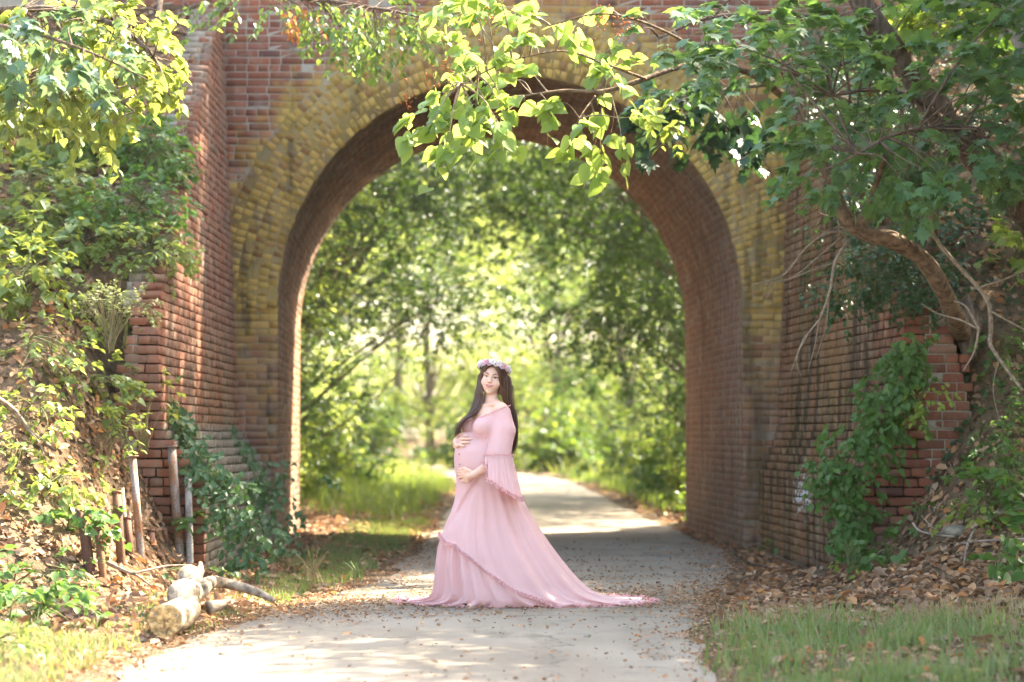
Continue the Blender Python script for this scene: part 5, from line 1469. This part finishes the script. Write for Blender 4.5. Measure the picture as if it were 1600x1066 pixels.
B.ell(T(.0, 0, 1.06), (.105, .13, .15), .05, np.stack([F_, L_, [0, 0, 1]]))
B.ell(T(.10, 0, 1.0), (.115, .13, .135), .05, np.stack([F_, L_, [0, 0, 1]]))
B.ell(T(-.02, 0, .90), (.13, .165, .13), .05, np.stack([F_, L_, [0, 0, 1]]))
for sgn, fk in ((1, .10), (-1, -.04)):                         # legs under the gown, standing, one knee forward
    B.chain([T(.0, .085 * sgn, .86), T(fk, .085 * sgn, .48), T(fk - .05, .085 * sgn, .10)], [.085, .055, .038], .03)
    B.cone(T(fk - .06, .085 * sgn, .045), T(fk + .10, .09 * sgn, .025), .038, .025, .02)
neck0, neck1 = T(-.005, 0, 1.345), H(0, -.012, -.075)
B.cone(neck0, neck1, .050, .043, .018)
for sgn in (1, -1): B.cone(T(-.01, .02 * sgn, 1.39), T(-.005, .135 * sgn, 1.352), .036, .042, .03)
SHL, SHR = T(-.005, .148, 1.335), T(-.005, -.150, 1.335)
ELL, WRL = wp(783, 717, -.185), surf(741.5, 740.5, .022)
ELR, WRR = wp(731, 706, .26), wp(713, 696, .05)
B.chain([SHL, (SHL + ELL) / 2, ELL, ELL * .55 + WRL * .45, WRL], [.050, .042, .036, .036, .024], .018)
B.chain([SHR, ELR, WRR], [.046, .034, .023], .018)
B.cone(T(.07, .015, 1.372), T(.035, .12, 1.378), .009, .008, .012); B.cone(T(.07, -.015, 1.372), T(.035, -.12, 1.378), .009, .008, .012)
# head
B.ell(H(0, -.012, .022), (.074, .090, .088), .015, HR)
B.ell(H(0, .022, -.03), (.061, .062, .072), .02, HR)
B.ell(H(0, .045, -.066), (.037, .036, .040), .02, HR)
B.ell(H(0, .071, -.094), (.018, .014, .014), .016, HR)
for sx in (1, -1):
    B.ell(H(.041 * sx, .052, -.032), (.022, .024, .024), .018, HR)
    B.cone(H(.012 * sx, .083, .026), H(.048 * sx, .068, .024), .008, .008, .012)
    B.ell(H(.031 * sx, .096, .006), (.017, .014, .011), .012, HR, sub=True)
    B.ell(H(.010 * sx, .094, -.026), (.0075, .009, .007), .006, HR)
B.cone(H(0, .080, .018), H(0, .1035, -.022), .0075, .0095, .010)
B.ell(H(0, .080, -.056), (.026, .013, .020), .012, HR)
# hands: palm plus five separate tapering fingers that curl round the belly
def hand(wr, palm, knuck, fingers, thumb, pr=(.021, .024)):
    B.cone(wr, palm, pr[0], pr[1], .014)
    for a, b in zip(knuck[:-1], knuck[1:]): B.cone(a, b, .0145, .0145, .012)
    for kx in knuck: B.cone(palm, kx, .019, .013, .012)
    for f in fingers: B.chain(f, [.0100, .0094, .0085, .0074], .0055)
    B.chain(thumb, [.0135, .0105, .0085], .008)
# her left hand under the belly, fingers curled along its underside
kn = [surf(731, 735.5, .018), surf(729.5, 740.5, .018), surf(730.5, 745.5, .018), surf(733, 750, .017)]
tp = [(718.0, 737.5), (717.5, 741.5), (719.5, 746), (723.5, 750.5)]
tips = [[k, surf(731 * .6 + x * .4, y - 1, .017), surf(731 * .25 + x * .75, y - .6, .014), surf(x, y, .010)] for k, (x, y) in zip(kn, tp)]
hand(WRL, surf(736, 743, .018), kn, tips, [surf(737, 736, .022), surf(729, 731.5, .018), surf(721.5, 732.5, .013)])
# her right hand on top of the belly, fingers towards the camera side
kn = [surf(718, 683.5, .014), surf(716.5, 687.5, .014), surf(716.5, 691.8, .014), surf(717, 696, .013)]
tp = [(732, 681.5), (737.5, 686), (735, 690.8), (727.5, 695.8)]
tips = [[k, surf(717 * .6 + x * .4, y - .3, .016), surf(717 * .28 + x * .72, y, .014), surf(x, y + .3, .009)] for k, (x, y) in zip(kn, tp)]
hand(WRR, wp(713.2, 690.5, .01), kn, tips, [wp(713.5, 686, -.01), surf(717, 679.5, .013), surf(724, 677.5, .010)])
bm = B.mesh('body', M_SKIN); link('body', bm, W)

def part(mb, name, mat, parent=None, smooth=True, **k): return mb.build(name, mat, parent or W, smooth, **k)
M_WHITE = mat_plain('eye white', (.58, .54, .50), .25, .5, .03); M_IRIS = mat_plain('dark iris', (.07, .05, .04), .15, .6, .1)
M_LASH = mat_plain('lashes', (.02, .012, .01), .6, .2, .1); M_BROW = mat_plain('brow hair', (.07, .038, .024), .7, .2, .2)
M_LIP = mat_plain('rose lip', (.50, .11, .11), .35, .4, .06, 90); M_TEETH = mat_plain('teeth', (.70, .64, .58), .5, .5, .02)
def ball(mb, c, r, R=None, n=10, squash=(1, 1, 1)):
    V = np.array([[(math.sin(math.pi * i / n) * math.cos(2 * math.pi * j / (n * 2)), math.sin(math.pi * i / n) * math.sin(2 * math.pi * j / (n * 2)), math.cos(math.pi * i / n)) for j in range(n * 2)] for i in range(n + 1)]) * r * np.array(squash)
    if R is not None: V = V @ np.asarray(R)
    mb.grid(V + c, close_v=True)
def face(x, z, off=0.0):
    """point on the face at head coordinates x, z, lifted by off"""
    f = np.arange(.14, .0, -.0006); P = H(0, 0, 0) + x * hx + z * hz + f[:, None] * hf
    q = (P - B.lo) / B.h; i = np.floor(q).astype(int); w_ = q - i; v = 0
    for dx in (0, 1):
        for dy in (0, 1):
            for dz in (0, 1):
                v = v + B.F[i[:, 0] + dx, i[:, 1] + dy, i[:, 2] + dz] * np.where(dx, w_[:, 0], 1 - w_[:, 0]) * np.where(dy, w_[:, 1], 1 - w_[:, 1]) * np.where(dz, w_[:, 2], 1 - w_[:, 2])
    k = np.nonzero(v < 0)[0][0]
    return P[k] + hf * off
def almond(u, top): return (.0058 if top else -.0040) * max(0.0, 1 - abs(u) ** 2.2) ** .8 + .0012 * u
for sx in (1, -1):
    ex, ez = .0305, .0055
    e = MB(); e.grid(np.array([[face((ex + .0145 * u) * sx, ez + almond(u, True) * (1 - v) + almond(u, False) * v, .0012 + .0022 * (1 - u * u) * (1 - (2 * v - 1) ** 2 * .5)) for u in np.linspace(-1, 1, 13)] for v in np.linspace(0, 1, 7)])); eo = part(e, 'eye', M_WHITE)
    e = MB(); cxx = -.0008 * sx; pts = []
    for w in np.linspace(0, 2 * math.pi, 16, endpoint=False):
        x_ = .0058 * math.cos(w); z_ = min(.0050, max(-.0040, .0058 * math.sin(w) + .0006)); pts.append(face(ex * sx + cxx + x_, ez + z_, .0046))
    e.add([face(ex * sx + cxx, ez, .0050)] + pts, [np.array([[0, 1 + i, 1 + (i + 1) % 16] for i in range(16)])]); part(e, 'iris', M_IRIS, eo)
    e = MB(); e.tube([face((ex + .0150 * u) * sx, ez + almond(u, True) + .0004, .0030 - .0012 * u * u) for u in np.linspace(-1, 1.06, 11)], [.0007, .0011, .0013, .0015, .0016, .0016, .0016, .0017, .0018, .0016, .0009], 5)
    part(e, 'eyelash', M_LASH, kind='stuff')
    e = MB(); e.tube([face((ex + .0155 * u) * sx, ez + almond(u, True) * 1.2 + .0042 - .001 * u * u, .0010) for u in np.linspace(-1, 1, 9)], [.0004, .0009, .0012, .0013, .0013, .0013, .0012, .0009, .0005], 5); part(e, 'eyelid', M_SKIN)
    e = MB(); e.tube([face((.0135 + .037 * u) * sx, .0235 + .0060 * math.sin(min(1, u * 1.25) * math.pi * .6) - .007 * max(0, u - .6), .0004) for u in np.linspace(0, 1, 11)], [.0018, .0027, .0030, .0030, .0028, .0025, .0022, .0019, .0015, .0011, .0006], 5); part(e, 'eyebrow', M_BROW)
def mouth_line(w, z0, rise, off, n=15): return [face(w * u, z0 + rise * u * u, off) for u in np.linspace(-1, 1, n)]
r_ = lambda m: [m * max(.15, 1 - abs(u) ** 2.4) for u in np.linspace(-1, 1, 15)]
e = MB(); e.grid(np.array([mouth_line(.0275, -.0525, .0068, .0006), mouth_line(.0270, -.0550, .0095, .0010), mouth_line(.0255, -.0578, .0125, .0006)])); part(e, 'teeth', M_TEETH)
e = MB(); e.tube(mouth_line(.0315, -.0505, .0075, .0008), r_(.0031), 6); part(e, 'upper_lip', M_LIP)
e = MB(); e.tube(mouth_line(.0300, -.0608, .0178, .0008), r_(.0042), 6); part(e, 'lower_lip', M_LIP)

# gown: bodice and upper sleeves
D_ = Field((-.46, WY - .36, .98), (.12, WY + .36, 1.46), .0045)
RB = np.stack([F_, L_, [0, 0, 1]])
D_.ell(T(-.01, 0, 1.22), (.128, .168, .185), .02, RB)
D_.ell(T(.04, 0, 1.13), (.125, .14, .09), .04, RB)
D_.ell(T(.100, .078, 1.224), (.066, .072, .066), .034, RB); D_.ell(T(.100, -.078, 1.224), (.066, .072, .066), .034, RB)
D_.cone(wp(785, 646, -.125), wp(787, 673, -.15), .058, .077, .03); D_.cone(wp(787, 673, -.15), wp(779, 709, -.185), .077, .084, .02)
D_.cone(SHR + [0, 0, .012], ELR, .056, .075, .03)
sl, P = D_.region(D_.lo, D_.lo + D_.h * D_.n)
cut = (P[..., 2] - (1.262 + (P[..., 0] + .33) * .36 + .10 * np.maximum(0, P[..., 1] - WY))) / 1.06
D_.F = np.maximum(D_.F, cut)
D_.F = np.maximum(D_.F, -(P[..., 2] - 1.022))
D_.F += (.0011 * np.sin(P[..., 0] * 230 + P[..., 1] * 170 + 2 * np.sin(P[..., 2] * 23)) * np.sin(P[..., 2] * 31 + P[..., 0] * 40)).astype(np.float32)
link('bodice', D_.mesh('bodice', M_PINK), W)

mb = MB(); mb.grid(SK, close_v=True); part(mb, 'skirt', M_PINK)

def ruffle(line, nrm, hgt, wav, dens, name='ruffle', up=np.array([0, 0, 1.0]), amp=.011):
    """gathered strip following a line of points"""
    line = np.asarray(line); nrm = np.asarray(nrm); d = np.concatenate([[0], np.cumsum(np.linalg.norm(np.diff(line, axis=0), axis=1))])
    s = np.arange(0, d[-1], .0035); P = np.stack([np.interp(s, d, line[:, i]) for i in range(3)], 1); N = unit(np.stack([np.interp(s, d, nrm[:, i]) for i in range(3)], 1))
    ph = np.cumsum(rng.uniform(.6, 1.4, len(s))) * .0035 * dens
    rows = []
    for q in np.linspace(-1, 1, 7):
        out = .004 + amp * (.25 + abs(q)) * np.sin(ph + .5 * q) + .4 * amp * np.sin(ph * 2.3 + q)
        rows.append(P + N * np.maximum(.0015, out + .006)[:, None] + up * (q * hgt * (1 + wav * np.sin(ph * .53)))[:, None])
    mb = MB(); mb.grid(np.array(rows)); part(mb, name, M_PINKR)
# seam line on the visible front and round both sides
ln, nn = [], []
for j in range(NTH):
    zz = SK[:, j, 2]; xx = SK[:, j, 0]
    szj = np.interp(xx, seam_x, seam_z); szj = np.where(st_[j] > 0, np.minimum(szj + .05, .5), szj)
    k = np.nonzero(zz < szj)[0]
    k = k[0] if len(k) else NL - 1
    ln.append(SK[k, j]); nn.append(NR[k, j])
ln = np.array(ln); nn = np.array(nn)
order = np.argsort(((th - np.pi) % (2 * np.pi)))      # start at the left side, run along the front to the right
sel = [j for j in order if (th[j] >= np.pi - .25)] ; 
sel = [j for j in range(NTH) if th[j] > np.pi - .3]
ruffle(ln[sel], nn[sel], .011, .35, 330, 'ruffle', amp=.008)
hem = SK[-3]; hn = NR[-1]
ruffle(hem, hn + np.array([0, 0, .6]), .009, .4, 240, 'hem_ruffle', amp=.008)

# bell sleeve of the near arm
NS, NA = 46, 150
ang = np.linspace(0, 2 * np.pi, NA, endpoint=False); SL = np.zeros((NS, NA, 3)); SN = np.zeros((NS, NA, 3))
for i in range(NS):
    u = i / (NS - 1)
    cx = (779 + 6.5 * u - 800) / 230.37; a = .088 + .032 * u; b = .085 + .050 * u; cy = -.19 - .02 * u
    X = cx + a * np.cos(ang); Yv = cy + b * np.sin(ang)
    q = np.clip((X - (757 - 800) / 230.37) / .24, 0, 1)
    zb = .905 - .165 * q ** .85
    leftish = sstep(-.72, -.93, np.cos(ang)); zb = zb + (1.015 - zb) * leftish * .75
    zt = 1.037 + 0 * X
    z = zt + (zb - zt) * u
    f = (.013 * u ** .7) * (np.sin(13 * ang + .5) * .6 + np.sin(21 * ang + 1.7) * .4 + .35 * np.sin(34 * ang)) + .004 * np.sin(60 * ang) * (1 - u)
    SL[i] = np.stack([X + f * np.cos(ang), WY + Yv + f * np.sin(ang), z], -1); SN[i] = np.stack([np.cos(ang), np.sin(ang), 0 * ang], -1)
mb = MB(); mb.grid(SL, close_v=True); part(mb, 'bell_sleeve', M_PINK)
hemi = list(range(NA)) + [0]
ruffle(SL[-1][hemi], SN[-1][hemi], .012, .3, 300, 'sleeve_ruffle', amp=.011)
ruffle(SL[0][hemi] + [0, 0, .004], SN[0][hemi], .004, .2, 260, 'gathered_seam', amp=.003)
# far sleeve: a glimpse of cloth beside the far wrist
mb = MB(); S2 = np.zeros((14, 40, 3)); a2 = np.linspace(0, 2 * np.pi, 40, endpoint=False)
for i in range(14):
    u = i / 13; c = ELR * (1 - u) + (ELR * .55 + WRR * .45) * u - np.array([0, 0, .10 * u]); r = .05 + .02 * u
    S2[i] = c + np.stack([r * .8 * np.cos(a2), r * np.sin(a2), 0 * a2], -1) * (1 + .08 * np.sin(9 * a2))[:, None]
mb.grid(S2, close_v=True); part(mb, 'far_sleeve', M_PINK)
# neckline ruffle, under bust seam, bust gathers, buttons
def on_field(F, px, py, lo=-.34, hi=.3):
    """first point of field F met from the camera at the picture position"""
    c = wp(px, py); ys = np.arange(WY + lo, WY + hi, .003)
    ix = np.round((np.stack([np.full_like(ys, c[0]), ys, np.full_like(ys, c[2])], -1) - F.lo) / F.h).astype(int)
    ok = ((ix >= 0) & (ix < F.n)).all(1); v = np.array([F.F[tuple(i)] if o_ else 1 for i, o_ in zip(ix, ok)])
    k = np.nonzero(v < 0)[0]
    return np.array([c[0], ys[k[0]] if len(k) else WY - .1, c[2]])
def trim(pts, hgt, nm, amp=.004, F=D_, dens=260):
    L3 = [on_field(F, *q) for q in curve(np.array([(x, y, 0) for x, y in pts], float), 20)[:, :2]]
    L3 = np.array(L3); ruffle(L3, np.tile([0, -1.0, 0.1], (len(L3), 1)), hgt, .25, dens, nm, amp=amp)
trim([(723, 664), (733, 657.5), (748, 654), (765, 647), (780, 640.5), (798, 634)], .004, 'neckline_ruffle', .0035)
trim([(719, 679), (728, 682.5), (740, 681.5), (752, 683.5), (766, 682)], .0035, 'bust_seam', .0025)
trim([(738, 660), (736, 668), (734, 678)], .0035, 'bust_gather', .003)
M_BUTTON = mat_plain('brass button', (.45, .30, .16), .35, .5, .1, Metallic=.6)
def on_skirt(px, py):
    c = wp(px, py); d = (SK[..., 0] - c[0]) ** 2 + (SK[..., 2] - c[2]) ** 2 + (SK[..., 1] > WY) * 9
    return SK.reshape(-1, 3)[int(d.argmin())]
for q in ((718.5, 709), (719.5, 725), (716, 742)):
    e = MB(); ball(e, on_skirt(*q) + np.array([-.002, -.003, 0]), .0052, None, 5); part(e, 'button', M_BUTTON)
M_GOLD = mat_plain('gold band', (.75, .55, .25), .2, .6, .05, Metallic=.9)
e = MB(); k0 = tips[2][0] * .7 + tips[2][1] * .3; ax_ = unit(tips[2][1] - tips[2][0]); r1 = unit(np.cross(ax_, [0, 0, 1.0])); r2 = np.cross(ax_, r1)
e.tube([k0 + .0108 * (math.cos(w) * r1 + math.sin(w) * r2) for w in np.linspace(0, 2 * math.pi, 13)], .0016, 4); part(e, 'ring', M_GOLD)
e = MB(); e.tube([on_field(B, *q) + np.array([0, -.002, 0]) for q in ((757, 624), (756, 632), (752, 640), (745, 648), (738, 654))], .0018, 4); part(e, 'gold_strand', M_GOLD)  # thin gold strand from beside the hair down to the neckline

# hair: a cap over the skull and several hundred long locks
M_HAIR = None
t = NT('dark brown hair'); r = t.rnd()
c = t.ramp(r, [(0, (.045, .021, .013)), (.5, (.085, .040, .024)), (1, (.15, .075, .042))])
M_HAIR = t.done(t.bsdf(c, .38, .45))
mb = MB()
Hc = Field((HC[0] - .13, WY - .14, 1.44), (HC[0] + .14, WY + .15, 1.69), .0045)
Hc.ell(H(0, -.016, .026), (.080, .096, .094), .01, HR)
Hc.cone(H(-.066, -.02, -.01), H(-.064, -.02, -.085), .020, .018, .02); Hc.cone(H(.066, -.02, -.01), H(.068, -.02, -.085), .024, .022, .02)
Hc.ell(H(0, -.05, -.05), (.066, .045, .08), .02, HR)
Hc.ell(H(-.004, .088, -.018), (.056, .075, .096), .006, HR, sub=True)
V_, Q_ = surface_nets(Hc.F, Hc.lo, Hc.h); mb.add(V_, [Q_])
LEFTG = dict(  # hanging guides: picture points and depth, for the face side and the outer side
  inner=[(754.5, 592, -.045), (753, 603, -.05), (754, 612, -.05), (756, 622, -.05), (751, 635, -.075), (744, 645, -.105), (734, 652, -.125), (724, 658, -.125), (720, 668, -.110), (719, 681, -.085)],
  outer=[(749, 586, .0), (746.5, 604, .0), (744.5, 614, .0), (743.5, 622, -.005), (739, 636, -.02), (732, 648, -.03), (723, 656, -.05), (716, 665, -.05), (713, 674, -.05), (712.5, 685, -.03)])
RIGHTG = dict(
  inner=[(786, 594, -.055), (786, 604, -.048), (785, 613, -.035), (786, 623, -.01), (792, 634, .03), (799, 648, .05), (800, 668, .05), (798, 690, .05), (796, 708, .04)],
  outer=[(796.5, 590, .0), (798.5, 602, .0), (799, 612, .0), (800, 624, .0), (803, 638, -.0), (806.5, 650, -.01), (808, 668, -.02), (807, 692, -.02), (800, 713, -.01)])
def hang(G_, u, v, back):
    a = np.array([wp(*q) for q in G_['inner']]); b = np.array([wp(*q) for q in G_['outer']])
    p = a * (1 - u) + b * u
    p[:, 1] += v * back * np.linspace(1, .5, len(p)); return p
for side, G_, nst in ((-1, LEFTG, 330), (1, RIGHTG, 380)):
    for i in range(nst):
        u = rng.random(); v = rng.random() ** .8; fr = rng.uniform(0, 1)
        start = H(.006 + .004 * side, .062 - .13 * fr, .112 - .02 * abs(fr - .35) * 2 - .012)
        hp = hang(G_, u, v, .10)
        # over the skull from the parting to the temple
        pts = [start]
        tgt = hp[0]
        for w in (.25, .5, .75):
            q = start * (1 - w) + tgt * w; loc = HR @ (q - HC)
            e_ = np.array([.083, .100, .098]); lc = (loc - np.array([0, -.016, .022])); lc = lc / np.linalg.norm(lc / e_) * rng.uniform(.99, 1.03)
            pts.append(HC + HR.T @ (lc + np.array([0, -.016, .022])))
        c = curve(np.vstack([pts, hp]) , 44)
        k = rng.normal(0, .003, 3); c = c + k * np.linspace(0, 1, len(c))[:, None] + .0022 * np.sin(np.linspace(0, 9, len(c)) + rng.uniform(0, 6))[:, None] * rng.normal(0, 1, 3)
        cut_ = int(len(c) * rng.uniform(.90, 1.0)); c = c[:cut_]
        n_ = len(c); rr = .0029 * np.minimum(1, np.linspace(.35, 6, n_)) * np.clip(np.linspace(7, .15, n_), 0, 1)
        mb.tube(c, rr, 5, cap=False)
for side, G_ in ((-1, LEFTG), (1, RIGHTG)):          # loose single hairs
    for i in range(34):
        hp = hang(G_, rng.uniform(.7, 1.25), rng.random(), .08)[1:]
        c = curve(hp, 30) + rng.normal(0, .006, 3) * np.linspace(0, 1.6, len(curve(hp, 30)))[:, None]
        mb.tube(c, np.linspace(.0011, .0005, len(c)), 4, cap=False)
# the sweeping lock that crosses the brow to her left
for i in range(46):
    u = i / 45
    p = [H(.004, .062 - .01 * u, .100), H(.022 + .006 * u, .086 - .012 * u, .078 + .012 * u), H(.044 + .012 * u, .082 - .018 * u, .048 + .02 * u), H(.060 + .010 * u, .064 - .02 * u, .0 + .02 * u), H(.065 + .010 * u, .048 - .03 * u, -.035), wp(784 + 6 * u, 612, -.045 + .02 * u), wp(785 + 7 * u, 623, -.015), wp(792 + 6 * u, 635, .02), wp(800, 650, .04)]
    mb.tube(curve(p, 30) + rng.normal(0, .0012, 3), .0033, 5, cap=False)
for i in range(26):
    u = i / 25
    p = [H(.002, .062 - .01 * u, .100), H(-.022 - .006 * u, .082 - .012 * u, .086), H(-.052 - .008 * u, .066 - .02 * u, .052 + .01 * u), H(-.068 - .006 * u, .042 - .02 * u, .0), H(-.070 - .008 * u, .036 - .02 * u, -.04), wp(754.5 - 4 * u, 612, -.055), wp(756 - 6 * u, 624, -.05), wp(750 - 5 * u, 636, -.075), wp(742 - 6 * u, 646, -.10)]
    mb.tube(curve(p, 30) + rng.normal(0, .0012, 3), .0032, 5, cap=False)
part(mb, 'hair', M_HAIR)

# flower crown
FC = MB(); ringp = [H(.098 * math.cos(w), -.012 + .100 * math.sin(w), .070 + .028 * math.sin(w) - .012 * abs(math.cos(w))) for w in np.linspace(0, 2 * math.pi, 40)]
FC.tube(ringp, .004, 6); wreath = part(FC, 'flower_crown', mat_plain('wreath wire', (.10, .14, .05)))
def rose_mesh(mat_in, seed, closed=1.0):
    mb = MB(); r0 = np.random.default_rng(seed)
    for lay, (n, rad, hgt, open_) in enumerate([(3, .25, .75, .15), (5, .5, .72, .5), (6, .78, .60, .95), (7, 1.0, .42, 1.35)]):
        for k in range(n):
            a0 = 2 * math.pi * (k + .4 * lay) / n + r0.uniform(-.15, .15); wd = 2.2 * math.pi / n * .62
            G3 = []
            for iu, u_ in enumerate(np.linspace(0, 1, 4)):
                row = []
                for v_ in np.linspace(-1, 1, 5):
                    ww = wd * math.sin(math.pi * (.18 + .62 * u_)) ** .7
                    rr = rad * (.25 + .75 * u_ ** .8) * (1 + .12 * open_ * u_ * u_ * (1 - v_ * v_)); zz = hgt * (u_ - .25 * open_ * u_ ** 3) - .08 * abs(v_) ** 2 * u_
                    row.append((rr * math.cos(a0 + v_ * ww), rr * math.sin(a0 + v_ * ww), zz + .04 * r0.uniform(-1, 1)))
                G3.append(row)
            mb.grid(np.array(G3))
    return mb.mesh('rose', mat_in, True)
def petal(name, col): 
    return mat_leaf(name, [tuple(x * .94 for x in col), col], [tuple(min(1, x * 1.05) for x in col)], .3, .6)
roses = [rose_mesh(petal('white pink petal', (.86, .74, .74)), 1), rose_mesh(petal('lilac petal', (.80, .63, .70)), 2), rose_mesh(petal('pink petal', (.80, .47, .52)), 3), rose_mesh(petal('white petal', (.82, .78, .76)), 4)]
N_R = 30
for i in range(N_R):
    w = 2 * math.pi * i / N_R + .1; ii = i % 2
    c = H((.101 + .006 * ii) * math.cos(w), -.012 + (.103 + .006 * ii) * math.sin(w), .074 + .028 * math.sin(w) - .012 * abs(math.cos(w)) + (.008 if ii else -.002))
    outw = unit(c - H(0, -.012, .035)); s_ = rng.uniform(.017, .022) * (1.0 if ii else .88)
    zc = outw; xcx = unit(np.cross(zc, [0, 0, 1.0])); yc = np.cross(zc, xcx)
    o = bpy.data.objects.new('rose', roses[(i * 7 + i // 3) % 4]); COL.objects.link(o); o.parent = wreath
    A = np.eye(4); A[:3, 0] = xcx * s_; A[:3, 1] = yc * s_; A[:3, 2] = zc * s_; A[:3, 3] = c
    o.matrix_parent_inverse = Matrix(A.tolist()) if False else Matrix.Identity(4)
    o.matrix_basis = Matrix(A.tolist())
bud = MB()
for i in range(110):
    w = rng.uniform(0, 2 * math.pi); c = H(.104 * math.cos(w), -.012 + .106 * math.sin(w), .074 + .028 * math.sin(w) + rng.uniform(-.012, .026)); ball(bud, c + rng.normal(0, .004, 3), .0042, None, 3)
part(bud, 'small_blossom', roses[3].materials[0], wreath, kind='stuff')
A = []; w = rng.uniform(0, 2 * math.pi, 40)
Pp = np.array([H(.105 * math.cos(q), -.012 + .107 * math.sin(q), .070 + .028 * math.sin(q) + rng.uniform(-.016, .02)) for q in w])
lf = MB(); put_leaves(lf, Pp, rng.normal(0, 1, (40, 3)), Pp - HC, np.full(40, .018), 'oval'); part(lf, 'leaf', G_VINE, wreath, False, kind='stuff')

# ------------------------------------------------------------------ the damp summer air under the trees
mb = MB(); mb.box((0, 70, 14.0), (200, 210, 32.0))
t = NT('haze'); v = t.n('ShaderNodeVolumePrincipled')
v.inputs['Color'].default_value = (.95, .97, .93, 1); v.inputs['Density'].default_value = .00015; v.inputs['Anisotropy'].default_value = .35
t.t.links.new(v.outputs[0], t.out.inputs['Volume'])
SC.cycles.volume_bounces = 0
mb.build('haze', t.m, kind='stuff')
